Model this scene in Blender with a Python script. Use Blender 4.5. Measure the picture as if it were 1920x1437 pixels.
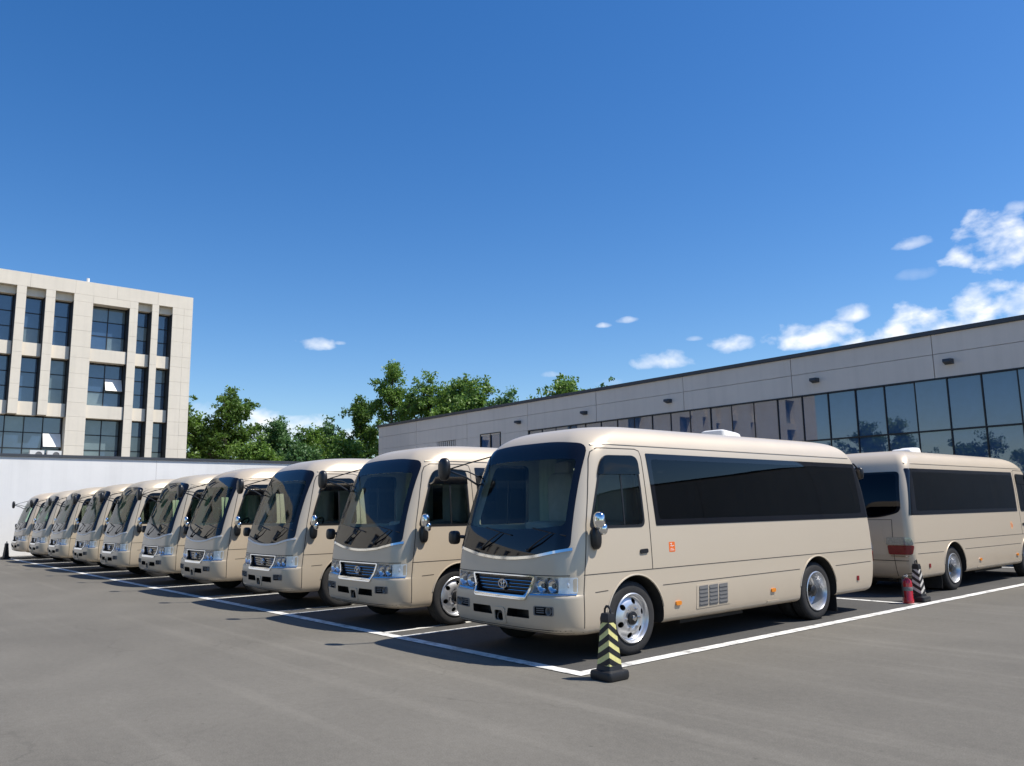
import bpy, bmesh, math, random
from mathutils import Vector, Matrix
from mathutils.bvhtree import BVHTree

for _o in list(bpy.data.objects):
    bpy.data.objects.remove(_o)
SC = bpy.context.scene
COL = SC.collection
R = math.radians

# ------------------------------------------------------------------ camera
F_PX, PITCH, YAW, ROLL, CAM_H = 1510.0, R(8.926), R(49.653), R(-0.929), 1.616
cd = bpy.data.cameras.new('camera')
cd.sensor_width = 36.0
cd.lens = 36.0 * F_PX / 1920.0
cd.clip_end = 3000.0
cam = bpy.data.objects.new('camera', cd)
COL.objects.link(cam)
fw = Vector((-math.sin(YAW) * math.cos(PITCH), math.cos(YAW) * math.cos(PITCH), math.sin(PITCH)))
rt = Vector((math.cos(YAW), math.sin(YAW), 0))
up = rt.cross(fw)
r2 = rt * math.cos(ROLL) + up * math.sin(ROLL)
u2 = -rt * math.sin(ROLL) + up * math.cos(ROLL)
cam.matrix_world = Matrix(((r2.x, u2.x, -fw.x, 0), (r2.y, u2.y, -fw.y, 0), (r2.z, u2.z, -fw.z, CAM_H), (0, 0, 0, 1)))
SC.camera = cam

# ------------------------------------------------------------------ world, sun, exposure
SUN = Vector((0.47, 0.45, 1.0)).normalized()      # towards the sun
SUN_EL = math.asin(SUN.z)
SUN_AZ = math.atan2(SUN.x, SUN.y)
world = bpy.data.worlds.new('World')
SC.world = world
world.use_nodes = True
SKY_STRENGTH = 0.10
CLOUDS = [  # azimuth from +Y towards +X, elevation, half width, half height, in degrees; softness
    (-63.65, 11.70, 1.5, 0.50, 1.0), (-61.9, 11.72, 0.45, 0.16, 0.8), (-41.4, 13.15, 0.95, 0.26, 0.9),
    (-42.9, 12.88, 0.60, 0.20, 0.9), (-38.95, 10.26, 2.0, 0.75, 1.0), (-34.06, 11.19, 1.5, 0.65, 1.0),
    (-22.05, 16.53, 1.6, 0.50, 1.0), (-17.2, 15.9, 2.8, 1.9, 1.6), (-16.2, 17.6, 0.8, 0.35, 0.8),
    (-26.1, 12.5, 1.7, 0.60, 1.0), (-28.8, 11.4, 3.2, 0.95, 1.4), (-20.6, 10.9, 7.0, 1.75, 1.7),
    (-14.0, 11.9, 6.0, 1.9, 1.5), (-46.57, 9.5, 0.9, 0.24, 0.7), (-36.6, 11.6, 0.6, 0.18, 0.7),
    (-66.0, 5.9, 5.0, 1.15, 1.3), (-42.8, 8.85, 1.1, 0.3, 0.6), (-70.5, 6.6, 2.6, 0.9, 0.7), (-22.1, 14.4, 1.2, 0.35, 0.45),
    (20.0, 14.0, 7.0, 2.2, 1.0), (48.0, 11.0, 8.0, 1.6, 1.0), (95.0, 16.0, 6.0, 2.0, 1.0), (140.0, 12.0, 7.0, 1.6, 1.0),
    (-150.0, 14.0, 6.0, 1.8, 1.0), (-110.0, 10.0, 6.0, 1.3, 1.0),
]


def build_world():
    nt = world.node_tree
    nt.nodes.clear()
    N, L = nt.nodes.new, nt.links.new

    def math_n(op, a, b=None, c=None, clamp=False):
        n = N('ShaderNodeMath')
        n.operation = op
        n.use_clamp = clamp
        for i, v in enumerate((a, b, c)):
            if v is None:
                continue
            if isinstance(v, (int, float)):
                n.inputs[i].default_value = v
            else:
                L(v, n.inputs[i])
        return n.outputs[0]
    out = N('ShaderNodeOutputWorld')
    bg = N('ShaderNodeBackground')
    sky = N('ShaderNodeTexSky')
    sky.sky_type = 'NISHITA'
    sky.sun_disc = False
    sky.sun_elevation = SUN_EL
    sky.sun_rotation = SUN_AZ
    sky.altitude = 0.0
    sky.air_density = 1.0
    sky.dust_density = 0.35
    sky.ozone_density = 2.2
    tc = N('ShaderNodeTexCoord')
    sep = N('ShaderNodeSeparateXYZ')
    L(tc.outputs['Generated'], sep.inputs[0])
    az = math_n('MULTIPLY', math_n('ARCTAN2', sep.outputs[0], sep.outputs[1]), 180 / math.pi)
    el = math_n('MULTIPLY', math_n('ARCSINE', sep.outputs[2]), 180 / math.pi)
    noi = N('ShaderNodeTexNoise')
    noi.inputs['Scale'].default_value = 30.0
    noi.inputs['Detail'].default_value = 6.0
    noi.inputs['Roughness'].default_value = 0.50
    noi.inputs['Distortion'].default_value = 0.15
    mp = N('ShaderNodeMapping')
    mp.inputs['Scale'].default_value = (1, 1, 1.5)
    L(tc.outputs['Generated'], mp.inputs[0])
    L(mp.outputs[0], noi.inputs['Vector'])
    nz = math_n('MULTIPLY', math_n('SUBTRACT', noi.outputs['Fac'], 0.5), 3.6)
    total = None
    for (a0, e0, sa, se, k) in CLOUDS:
        da = math_n('DIVIDE', math_n('SUBTRACT', az, a0), sa * 1.1)
        # flat bases, heaped tops
        dd = math_n('SUBTRACT', el, e0 - 0.35 * se)
        de = math_n('MAXIMUM', math_n('DIVIDE', dd, se * 1.35), math_n('DIVIDE', dd, -se * 0.8))
        d2 = math_n('MULTIPLY_ADD', da, da, math_n('MULTIPLY', de, de))
        m = math_n('MULTIPLY', math_n('ADD', math_n('SUBTRACT', 0.85, d2), nz), 0.62 * k, clamp=True)
        m = math_n('MULTIPLY', m, min(1.0, k))
        total = m if total is None else math_n('MAXIMUM', total, m)
    # lower part of each cloud a little greyer through a second noise
    mix = N('ShaderNodeMix')
    mix.data_type = 'RGBA'
    L(math_n('MULTIPLY', total, 0.93), mix.inputs['Factor'])
    hsv = N('ShaderNodeHueSaturation')
    hsv.inputs['Saturation'].default_value = 1.36
    hsv.inputs['Value'].default_value = 1.15
    hsv.inputs['Hue'].default_value = 0.507
    L(sky.outputs[0], hsv.inputs['Color'])
    L(hsv.outputs[0], mix.inputs['A'])
    cl = N('ShaderNodeMix')
    cl.data_type = 'RGBA'
    L(noi.outputs['Fac'], cl.inputs['Factor'])
    cl.inputs['A'].default_value = (6.6, 7.2, 8.3, 1)
    cl.inputs['B'].default_value = (9.6, 9.6, 9.6, 1)
    L(cl.outputs['Result'], mix.inputs['B'])
    L(mix.outputs['Result'], bg.inputs['Color'])
    bg.inputs['Strength'].default_value = SKY_STRENGTH
    L(bg.outputs[0], out.inputs[0])


build_world()
sd = bpy.data.lights.new('sun', 'SUN')
sd.energy = 4.6
sd.angle = R(0.53)
sd.color = (1.0, 0.955, 0.88)
sun = bpy.data.objects.new('sun', sd)
COL.objects.link(sun)
sun.location = (20, 20, 40)
sun.rotation_euler = (-SUN).to_track_quat('-Z', 'Y').to_euler()

vs = SC.view_settings
vs.view_transform = 'Standard'
vs.look = 'None'
vs.gamma = 1.0
vs.use_curve_mapping = False
vs.exposure = 0.37
SC.render.engine = 'CYCLES'
cy = SC.cycles
cy.use_denoising = True
cy.max_bounces = 8
cy.diffuse_bounces = 3
cy.glossy_bounces = 5
cy.transmission_bounces = 6
cy.transparent_max_bounces = 16
cy.caustics_reflective = False
cy.caustics_refractive = False
cy.sample_clamp_indirect = 8.0

# ------------------------------------------------------------------ materials
MATS = {}


def new_mat(name):
    m = bpy.data.materials.new(name)
    m.use_nodes = True
    MATS[name] = m
    nt = m.node_tree
    return m, nt, nt.nodes['Principled BSDF'], nt.nodes.new, nt.links.new


def plain(name, col, rough=0.5, metal=0.0, coat=0.0, var=0.0, scale=6.0, bump=0.0, ior=1.5, bscale=None, streak=0.0):
    m, nt, p, N, L = new_mat(name)
    p.inputs['Base Color'].default_value = (*col, 1)
    p.inputs['Roughness'].default_value = rough
    p.inputs['Metallic'].default_value = metal
    p.inputs['IOR'].default_value = ior
    p.inputs['Coat Weight'].default_value = coat
    p.inputs['Coat Roughness'].default_value = 0.05
    tc = N('ShaderNodeTexCoord')
    n = N('ShaderNodeTexNoise')
    n.inputs['Scale'].default_value = scale
    n.inputs['Detail'].default_value = 6
    n.inputs['Roughness'].default_value = 0.65
    L(tc.outputs['Object'], n.inputs['Vector'])
    r = N('ShaderNodeMapRange')
    r.inputs['From Min'].default_value = 0.3
    r.inputs['From Max'].default_value = 0.7
    r.inputs['To Min'].default_value = 1 - var
    r.inputs['To Max'].default_value = 1 + var
    L(n.outputs['Fac'], r.inputs['Value'])
    mul = N('ShaderNodeVectorMath')
    mul.operation = 'SCALE'
    mul.inputs[0].default_value = col
    if streak:                              # faint rain runs down the face
        ms = N('ShaderNodeMapping')
        ms.inputs['Scale'].default_value = (2.4, 2.4, 0.10)
        L(tc.outputs['Object'], ms.inputs[0])
        n3 = N('ShaderNodeTexNoise')
        n3.inputs['Scale'].default_value = 1.4
        n3.inputs['Detail'].default_value = 6
        L(ms.outputs[0], n3.inputs['Vector'])
        r3 = N('ShaderNodeMapRange')
        r3.inputs['From Min'].default_value = 0.48
        r3.inputs['From Max'].default_value = 0.75
        r3.inputs['To Min'].default_value = 1.0
        r3.inputs['To Max'].default_value = 1.0 - streak
        L(n3.outputs['Fac'], r3.inputs['Value'])
        m3 = N('ShaderNodeMath')
        m3.operation = 'MULTIPLY'
        L(r.outputs[0], m3.inputs[0])
        L(r3.outputs[0], m3.inputs[1])
        L(m3.outputs[0], mul.inputs['Scale'])
    else:
        L(r.outputs[0], mul.inputs['Scale'])
    L(mul.outputs[0], p.inputs['Base Color'])
    if bump:
        b = N('ShaderNodeBump')
        b.inputs['Strength'].default_value = bump
        b.inputs['Distance'].default_value = 0.01
        n2 = N('ShaderNodeTexNoise')
        n2.inputs['Scale'].default_value = bscale or scale * 8
        n2.inputs['Detail'].default_value = 4
        L(tc.outputs['Object'], n2.inputs['Vector'])
        L(n2.outputs['Fac'], b.inputs['Height'])
        L(b.outputs[0], p.inputs['Normal'])
    return m


def glass(name, tint, ior=1.5, rough=0.0, refl=1.0):
    m, nt, p, N, L = new_mat(name)
    nt.nodes.remove(p)
    out = nt.nodes['Material Output']
    tr = N('ShaderNodeBsdfTransparent')
    tr.inputs[0].default_value = (*tint, 1)
    gl = N('ShaderNodeBsdfGlossy')
    gl.inputs['Roughness'].default_value = rough
    fr = N('ShaderNodeFresnel')
    fr.inputs['IOR'].default_value = ior
    mx = N('ShaderNodeMixShader')
    rf = N('ShaderNodeMath')        # thin coated sheet: part of the reflection of a bare surface
    rf.operation = 'MULTIPLY'
    rf.inputs[1].default_value = refl
    L(fr.outputs[0], rf.inputs[0])
    ge = N('ShaderNodeNewGeometry')   # the far side of the sheet adds no second reflection
    iv = N('ShaderNodeMath')
    iv.operation = 'SUBTRACT'
    iv.inputs[0].default_value = 1.0
    L(ge.outputs['Backfacing'], iv.inputs[1])
    rg = N('ShaderNodeMath')
    rg.operation = 'MULTIPLY'
    L(rf.outputs[0], rg.inputs[0])
    L(iv.outputs[0], rg.inputs[1])
    L(rg.outputs[0], mx.inputs[0])
    L(tr.outputs[0], mx.inputs[1])
    L(gl.outputs[0], mx.inputs[2])
    L(mx.outputs[0], out.inputs['Surface'])
    return m


def paint():
    # champagne metallic paint with road dust along the lower panels
    m, nt, p, N, L = new_mat('champagne_paint')
    tc = N('ShaderNodeTexCoord')
    n = N('ShaderNodeTexNoise')
    n.inputs['Scale'].default_value = 1.3
    n.inputs['Detail'].default_value = 7
    n.inputs['Roughness'].default_value = 0.6
    L(tc.outputs['Object'], n.inputs['Vector'])
    sep = N('ShaderNodeSeparateXYZ')
    L(tc.outputs['Object'], sep.inputs[0])
    dust = N('ShaderNodeMapRange')          # road dust: more of it low on the skirts
    dust.inputs['From Min'].default_value = 0.75
    dust.inputs['From Max'].default_value = 0.28
    dust.inputs['To Min'].default_value = 0.0
    dust.inputs['To Max'].default_value = 0.75
    L(sep.outputs[2], dust.inputs['Value'])
    mu = N('ShaderNodeMath')
    mu.operation = 'MULTIPLY'
    L(dust.outputs[0], mu.inputs[0])
    L(n.outputs['Fac'], mu.inputs[1])
    mix = N('ShaderNodeMix')
    mix.data_type = 'RGBA'
    L(mu.outputs[0], mix.inputs['Factor'])
    mix.inputs['A'].default_value = (0.615, 0.52, 0.395, 1)
    mix.inputs['B'].default_value = (0.34, 0.27, 0.20, 1)
    at = N('ShaderNodeAttribute')          # every bus has weathered a little differently
    at.attribute_type = 'OBJECT'
    at.attribute_name = 'tone'
    tn = N('ShaderNodeVectorMath')
    tn.operation = 'MULTIPLY'
    L(mix.outputs['Result'], tn.inputs[0])
    L(at.outputs['Vector'], tn.inputs[1])
    L(tn.outputs[0], p.inputs['Base Color'])
    p.inputs['Metallic'].default_value = 0.2
    r = N('ShaderNodeMapRange')
    r.inputs['To Min'].default_value = 0.36
    r.inputs['To Max'].default_value = 0.50
    p.inputs['Specular IOR Level'].default_value = 0.3
    L(n.outputs['Fac'], r.inputs['Value'])
    L(r.outputs[0], p.inputs['Roughness'])
    p.inputs['Coat Weight'].default_value = 0.35
    p.inputs['Coat Roughness'].default_value = 0.06
    return m


def asphalt(name, base, warm, patch=0.17):
    m, nt, p, N, L = new_mat(name)
    tc = N('ShaderNodeTexCoord')

    def noise(scale, detail, rough=0.6, vec=None):
        n = N('ShaderNodeTexNoise')
        n.inputs['Scale'].default_value = scale
        n.inputs['Detail'].default_value = detail
        n.inputs['Roughness'].default_value = rough
        L(vec or tc.outputs['Object'], n.inputs['Vector'])
        return n.outputs['Fac']

    def rng(v, a, b, c, d):
        r = N('ShaderNodeMapRange')
        for k, x in zip(('From Min', 'From Max', 'To Min', 'To Max'), (a, b, c, d)):
            r.inputs[k].default_value = x
        L(v, r.inputs['Value'])
        return r.outputs[0]

    def mulv(a, b):
        q = N('ShaderNodeMath')
        q.operation = 'MULTIPLY'
        L(a, q.inputs[0])
        L(b, q.inputs[1])
        return q.outputs[0]
    big = rng(noise(0.11, 4), 0.3, 0.7, 1 - patch, 1 + patch)
    mid = rng(noise(0.9, 6, 0.65), 0.3, 0.7, 0.93, 1.07)
    grain = mulv(rng(noise(90, 3, 0.7), 0.25, 0.75, 0.70, 1.30), rng(noise(14, 8, 0.8), 0.25, 0.75, 0.84, 1.16))
    vo = N('ShaderNodeTexVoronoi')          # scattered pale grit and dark drips
    vo.inputs['Scale'].default_value = 2.6
    L(tc.outputs['Object'], vo.inputs['Vector'])
    grain = mulv(grain, rng(vo.outputs['Distance'], 0.02, 0.06, 0.72, 1.0))
    # long pale scuffs left by turning wheels: stretched noise
    mp = N('ShaderNodeMapping')
    mp.inputs['Rotation'].default_value = (0, 0, R(-62))
    mp.inputs['Scale'].default_value = (0.09, 3.4, 1)
    L(tc.outputs['Object'], mp.inputs[0])
    st = rng(noise(0.8, 5, 0.55, mp.outputs[0]), 0.54, 0.70, 0.985, 1.15)
    ve = N('ShaderNodeTexVoronoi')          # hairline cracks, only here and there
    ve.feature = 'DISTANCE_TO_EDGE'
    ve.inputs['Scale'].default_value = 0.33
    wp = N('ShaderNodeVectorMath')
    wn = N('ShaderNodeTexNoise')
    wn.inputs['Scale'].default_value = 1.1
    wn.inputs['Detail'].default_value = 5
    L(tc.outputs['Object'], wn.inputs['Vector'])
    L(tc.outputs['Object'], wp.inputs[0])
    L(wn.outputs['Color'], wp.inputs[1])
    L(wp.outputs[0], ve.inputs['Vector'])
    ck = rng(ve.outputs['Distance'], 0.0, 0.007, 1.0, 0.0)
    ckm = mulv(ck, rng(noise(0.16, 2), 0.52, 0.62, 0.0, 0.14))
    inv = N('ShaderNodeMath')
    inv.operation = 'SUBTRACT'
    inv.inputs[0].default_value = 1.0
    L(ckm, inv.inputs[1])
    v = mulv(mulv(mulv(big, mid), mulv(grain, st)), inv.outputs[0])
    sc = N('ShaderNodeVectorMath')
    sc.operation = 'SCALE'
    sc.inputs[0].default_value = (base * warm[0], base * warm[1], base * warm[2])
    L(v, sc.inputs['Scale'])
    L(sc.outputs[0], p.inputs['Base Color'])
    p.inputs['Roughness'].default_value = 0.88
    p.inputs['Specular IOR Level'].default_value = 0.3
    b = N('ShaderNodeBump')
    b.inputs['Strength'].default_value = 0.5
    b.inputs['Distance'].default_value = 0.004
    L(noise(160, 2), b.inputs['Height'])
    L(b.outputs[0], p.inputs['Normal'])
    return m


def line_paint():
    m, nt, p, N, L = new_mat('road_line_paint')
    tc = N('ShaderNodeTexCoord')
    n = N('ShaderNodeTexNoise')
    n.inputs['Scale'].default_value = 5
    n.inputs['Detail'].default_value = 9
    n.inputs['Roughness'].default_value = 0.75
    L(tc.outputs['Object'], n.inputs['Vector'])
    cr = N('ShaderNodeValToRGB')
    cr.color_ramp.elements[0].position = 0.37
    cr.color_ramp.elements[0].color = (0.30, 0.29, 0.27, 1)
    cr.color_ramp.elements[1].position = 0.52
    cr.color_ramp.elements[1].color = (0.78, 0.76, 0.70, 1)
    L(n.outputs['Fac'], cr.inputs[0])
    L(cr.outputs[0], p.inputs['Base Color'])
    p.inputs['Roughness'].default_value = 0.7
    return m


def leaf_mat(name, c1, c2):
    m, nt, p, N, L = new_mat(name)
    geo = N('ShaderNodeNewGeometry')
    n = N('ShaderNodeTexNoise')
    n.inputs['Scale'].default_value = 0.9
    n.inputs['Detail'].default_value = 3
    L(geo.outputs['Position'], n.inputs['Vector'])
    mix = N('ShaderNodeMix')
    mix.data_type = 'RGBA'
    L(n.outputs['Fac'], mix.inputs['Factor'])
    mix.inputs['A'].default_value = (*c1, 1)
    mix.inputs['B'].default_value = (*c2, 1)
    hs = N('ShaderNodeHueSaturation')
    r = N('ShaderNodeMapRange')
    r.inputs['To Min'].default_value = 0.65
    r.inputs['To Max'].default_value = 1.35
    L(geo.outputs['Random Per Island'], r.inputs['Value'])
    L(r.outputs[0], hs.inputs['Value'])
    L(mix.outputs['Result'], hs.inputs['Color'])
    L(hs.outputs[0], p.inputs['Base Color'])
    p.inputs['Roughness'].default_value = 0.5
    tr = N('ShaderNodeBsdfTranslucent')
    L(hs.outputs[0], tr.inputs['Color'])
    mx = N('ShaderNodeMixShader')
    mx.inputs[0].default_value = 0.4
    L(p.outputs[0], mx.inputs[1])
    L(tr.outputs[0], mx.inputs[2])
    L(mx.outputs[0], nt.nodes['Material Output'].inputs['Surface'])
    return m


M_PAINT = paint()
M_CHROME = plain('chrome', (0.78, 0.79, 0.80), 0.08, 1.0, var=0.04)
M_SILVER = plain('lamp_reflector', (0.80, 0.81, 0.82), 0.32, 0.45, var=0.12, scale=14)
M_BLACK = plain('black_plastic', (0.012, 0.012, 0.013), 0.38, var=0.15)
M_GLOSSBLACK = plain('black_ceramic_glass', (0.006, 0.006, 0.009), 0.03, ior=1.52, var=0.1)
M_RUBBER = plain('tyre_rubber', (0.022, 0.021, 0.021), 0.78, var=0.2, scale=14, bump=0.3)
M_WHEEL = plain('polished_wheel', (0.66, 0.66, 0.665), 0.3, 0.75, var=0.08, scale=9)
M_UNDER = plain('chassis_black', (0.015, 0.014, 0.013), 0.8, var=0.3)
M_GREYPL = plain('grey_plastic', (0.17, 0.165, 0.16), 0.5, var=0.08)
M_TRIM = plain('cabin_trim', (0.50, 0.51, 0.46), 0.8, var=0.08)
M_DASH = plain('dashboard_plastic', (0.03, 0.03, 0.033), 0.6, var=0.1)
M_SEAT = plain('seat_leather', (0.36, 0.345, 0.31), 0.55, var=0.1)
M_CURTAIN = plain('curtain_fabric', (0.62, 0.66, 0.52), 0.9, var=0.08)
M_AMBER = plain('amber_lens', (0.75, 0.24, 0.02), 0.25, var=0.1, scale=40)
M_REDLENS = plain('red_lens', (0.20, 0.004, 0.010), 0.25, coat=0.1, var=0.25, scale=30)
M_ORANGE = plain('orange_decal', (0.80, 0.16, 0.025), 0.4, var=0.05)
M_WHITE = plain('white_plastic', (0.78, 0.76, 0.72), 0.4, var=0.04)
M_WSCREEN = glass('windscreen_glass', (0.86, 0.91, 0.90), 1.45, refl=0.95)
M_WSCREEN2 = glass('green_windscreen_glass', (0.80, 0.94, 0.83), 1.45, refl=0.8)
M_TINT = glass('tinted_glass', (0.13, 0.14, 0.17), 1.5)
M_CLEAR = glass('clear_side_glass', (0.84, 0.90, 0.84), 1.5)
M_DOORGL = glass('cab_window_glass', (0.62, 0.68, 0.68), 1.5)
M_LENS = glass('lamp_lens', (0.95, 0.96, 0.97), 1.35)
M_SEAM = plain('panel_gap_dark', (0.05, 0.042, 0.035), 0.8)
M_CLEARLAMP = plain('smoked_clear_lamp', (0.26, 0.29, 0.31), 0.12, 0.6, var=0.35, scale=45)
M_YELLOW = plain('yellow_reflective', (0.74, 0.68, 0.27), 0.5, var=0.15, scale=20)
M_WREFL = plain('white_reflective', (0.55, 0.52, 0.47), 0.55, var=0.2, scale=20)
M_CONE = plain('black_rubber', (0.014, 0.014, 0.015), 0.5, var=0.3, scale=12)
M_RED = plain('extinguisher_red', (0.42, 0.012, 0.02), 0.25, coat=0.6, var=0.08)
M_OFFICE = plain('stone_cladding', (0.77, 0.69, 0.565), 0.75, var=0.05, scale=0.6, bump=0.15, streak=0.07)
M_OFFDARK = plain('joint_dark', (0.22, 0.20, 0.18), 0.9)  # dark tone of the office core and the wall joints
M_FRAME = plain('dark_window_frame', (0.02, 0.021, 0.024), 0.45, 0.3)
M_PANE = plain('office_glass', (0.038, 0.072, 0.135), 0.02, ior=2.1, var=0.35, scale=0.35)
M_PANE2 = plain('office_glass_blind', (0.14, 0.185, 0.20), 0.04, ior=1.9, var=0.25, scale=0.5)
M_SHOWPANE = plain('showroom_glass', (0.045, 0.095, 0.19), 0.01, ior=2.1, var=0.4, scale=0.25)
M_CLAD = plain('grey_metal_cladding', (0.74, 0.645, 0.56), 0.6, 0.0, var=0.05, scale=0.4, streak=0.07)
M_COPING = plain('dark_coping', (0.05, 0.055, 0.065), 0.5, var=0.1)
M_WALLW = plain('white_wall_paint', (0.78, 0.765, 0.735), 0.85, var=0.05, scale=0.35, bump=0.1, streak=0.07)
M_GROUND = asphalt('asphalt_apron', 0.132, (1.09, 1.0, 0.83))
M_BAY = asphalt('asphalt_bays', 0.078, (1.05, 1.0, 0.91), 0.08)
M_LINE = line_paint()
M_BARK = plain('bark', (0.085, 0.065, 0.05), 0.9, var=0.3, scale=3, bump=0.6)
M_LEAF = [leaf_mat('leaves_dark', (0.062, 0.137, 0.022), (0.149, 0.237, 0.036)),
          leaf_mat('leaves_mid', (0.094, 0.194, 0.030), (0.226, 0.345, 0.062)),
          leaf_mat('leaves_bluish', (0.062, 0.166, 0.055), (0.173, 0.287, 0.089))]

# ------------------------------------------------------------------ mesh helpers


def mesh_obj(name, verts, faces, mat, parent=None, smooth=None):
    me = bpy.data.meshes.new(name)
    me.from_pydata([tuple(v) for v in verts], [], faces)
    me.validate()
    return link_mesh(name, me, mat, parent, smooth)


def link_mesh(name, me, mat, parent=None, smooth=None):
    if mat is not None:
        for m in (mat if isinstance(mat, (list, tuple)) else [mat]):
            me.materials.append(m)
    if smooth is not None:
        me.polygons.foreach_set('use_smooth', [True] * len(me.polygons))
        if smooth > 0:
            me.set_sharp_from_angle(angle=R(smooth))
    me.update()
    o = bpy.data.objects.new(name, me)
    COL.objects.link(o)
    if parent is not None:
        o.parent = parent
    return o


def share(name, me, parent, loc, rot=None, scale=None):
    o = bpy.data.objects.new(name, me)
    COL.objects.link(o)
    o.parent = parent
    o.location = loc
    if rot is not None:
        o.rotation_euler = rot
    if scale is not None:
        o.scale = scale
    return o


def empty(name, loc=(0, 0, 0), rz=0.0):
    o = bpy.data.objects.new(name, None)
    COL.objects.link(o)
    o.location = loc
    o.rotation_euler = (0, 0, rz)
    o.empty_display_size = 0.3
    return o


def tag(o, label, cat, group=None, kind=None):
    o['label'] = label
    o['category'] = cat
    if group:
        o['group'] = group
    if kind:
        o['kind'] = kind
    return o


def copy_tree(o, parent=None):
    c = o.copy()
    COL.objects.link(c)
    c.parent = parent
    for ch in list(o.children):
        copy_tree(ch, c)
    return c


class MB:
    """collects shapes into one mesh"""

    def __init__(self):
        self.v, self.f = [], []

    def add(self, vs_, fs_):
        b = len(self.v)
        self.v += [tuple(v) for v in vs_]
        self.f += [tuple(i + b for i in f) for f in fs_]
        return self

    def box(self, x0, x1, y0, y1, z0, z1):
        return self.add([(x, y, z) for z in (z0, z1) for y in (y0, y1) for x in (x0, x1)],
                        [(0, 2, 3, 1), (4, 5, 7, 6), (0, 1, 5, 4), (2, 6, 7, 3), (0, 4, 6, 2), (1, 3, 7, 5)])

    def tube(self, pts, rad, n=8, caps=True):
        pts = [Vector(p) for p in pts]
        rad = rad if isinstance(rad, (list, tuple)) else [rad] * len(pts)
        vs_, fs_ = [], []
        ref = None
        for i, p in enumerate(pts):
            d = (pts[min(i + 1, len(pts) - 1)] - pts[max(i - 1, 0)]).normalized()
            if ref is None:
                ref = d.orthogonal().normalized()
            ref = (ref - d * ref.dot(d)).normalized()
            b = d.cross(ref)
            for k in range(n):
                a = 2 * math.pi * k / n
                vs_.append(p + (ref * math.cos(a) + b * math.sin(a)) * rad[i])
        for i in range(len(pts) - 1):
            for k in range(n):
                k2 = (k + 1) % n
                fs_.append((i * n + k, i * n + k2, (i + 1) * n + k2, (i + 1) * n + k))
        if caps:
            fs_.append(tuple(range(n - 1, -1, -1)))
            fs_.append(tuple((len(pts) - 1) * n + k for k in range(n)))
        return self.add(vs_, fs_)

    def lathe(self, prof, n=40, axis='x', c=(0, 0, 0), closed=False):
        """prof: (radius, along)"""
        vs_, fs_ = [], []
        for (r, h) in prof:
            for k in range(n):
                a = 2 * math.pi * k / n
                u, w = r * math.cos(a), r * math.sin(a)
                p = {'x': (h, u, w), 'y': (w, h, u), 'z': (u, w, h)}[axis]
                vs_.append((p[0] + c[0], p[1] + c[1], p[2] + c[2]))
        m = len(prof)
        for i in range(m if closed else m - 1):
            j = (i + 1) % m
            for k in range(n):
                k2 = (k + 1) % n
                fs_.append((i * n + k, i * n + k2, j * n + k2, j * n + k))
        return self.add(vs_, fs_)

    def ellipsoid(self, c, r, n=16, m=10, pw=1.0):
        vs_, fs_ = [], []
        sg = lambda t: math.copysign(abs(t) ** pw, t)
        for i in range(m + 1):
            th = math.pi * i / m
            for k in range(n):
                a = 2 * math.pi * k / n
                vs_.append((c[0] + r[0] * sg(math.sin(th)) * sg(math.cos(a)), c[1] + r[1] * sg(math.sin(th)) * sg(math.sin(a)),
                            c[2] + r[2] * sg(math.cos(th))))
        for i in range(m):
            for k in range(n):
                k2 = (k + 1) % n
                fs_.append((i * n + k, (i + 1) * n + k, (i + 1) * n + k2, i * n + k2))
        return self.add(vs_, fs_)

    def build(self, name, mat, parent=None, smooth=None):
        return mesh_obj(name, self.v, self.f, mat, parent, smooth)


def rpoly(pts, rad, seg=6, sub=1):
    """polygon with rounded corners; equal counts for equal inputs"""
    out = []
    n = len(pts)
    rad = rad if isinstance(rad, (list, tuple)) else [rad] * n
    for i in range(n):
        p, a, b = Vector(pts[i]), Vector(pts[i - 1]), Vector(pts[(i + 1) % n])
        da, db = (a - p), (b - p)
        r = min(rad[i], da.length * 0.49, db.length * 0.49)
        A, B = p + da.normalized() * r, p + db.normalized() * r
        for k in range(seg + 1):
            t = k / seg
            out.append(A * (1 - t) ** 2 + p * 2 * t * (1 - t) + B * t * t)
    if sub > 1:
        res = []
        for i in range(len(out)):
            a, b = out[i], out[(i + 1) % len(out)]
            for k in range(sub):
                res.append(a.lerp(b, k / sub))
        out = res
    return [(p.x, p.y) for p in out]


AX = {'F': (lambda a, b: Vector((a, -4, b)), Vector((0, 1, 0))),
      'B': (lambda a, b: Vector((a, 10, b)), Vector((0, -1, 0))),
      'L': (lambda a, b: Vector((4, a, b)), Vector((-1, 0, 0))),
      'R': (lambda a, b: Vector((-4, a, b)), Vector((1, 0, 0))),
      'T': (lambda a, b: Vector((a, b, 6)), Vector((0, 0, -1)))}


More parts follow.
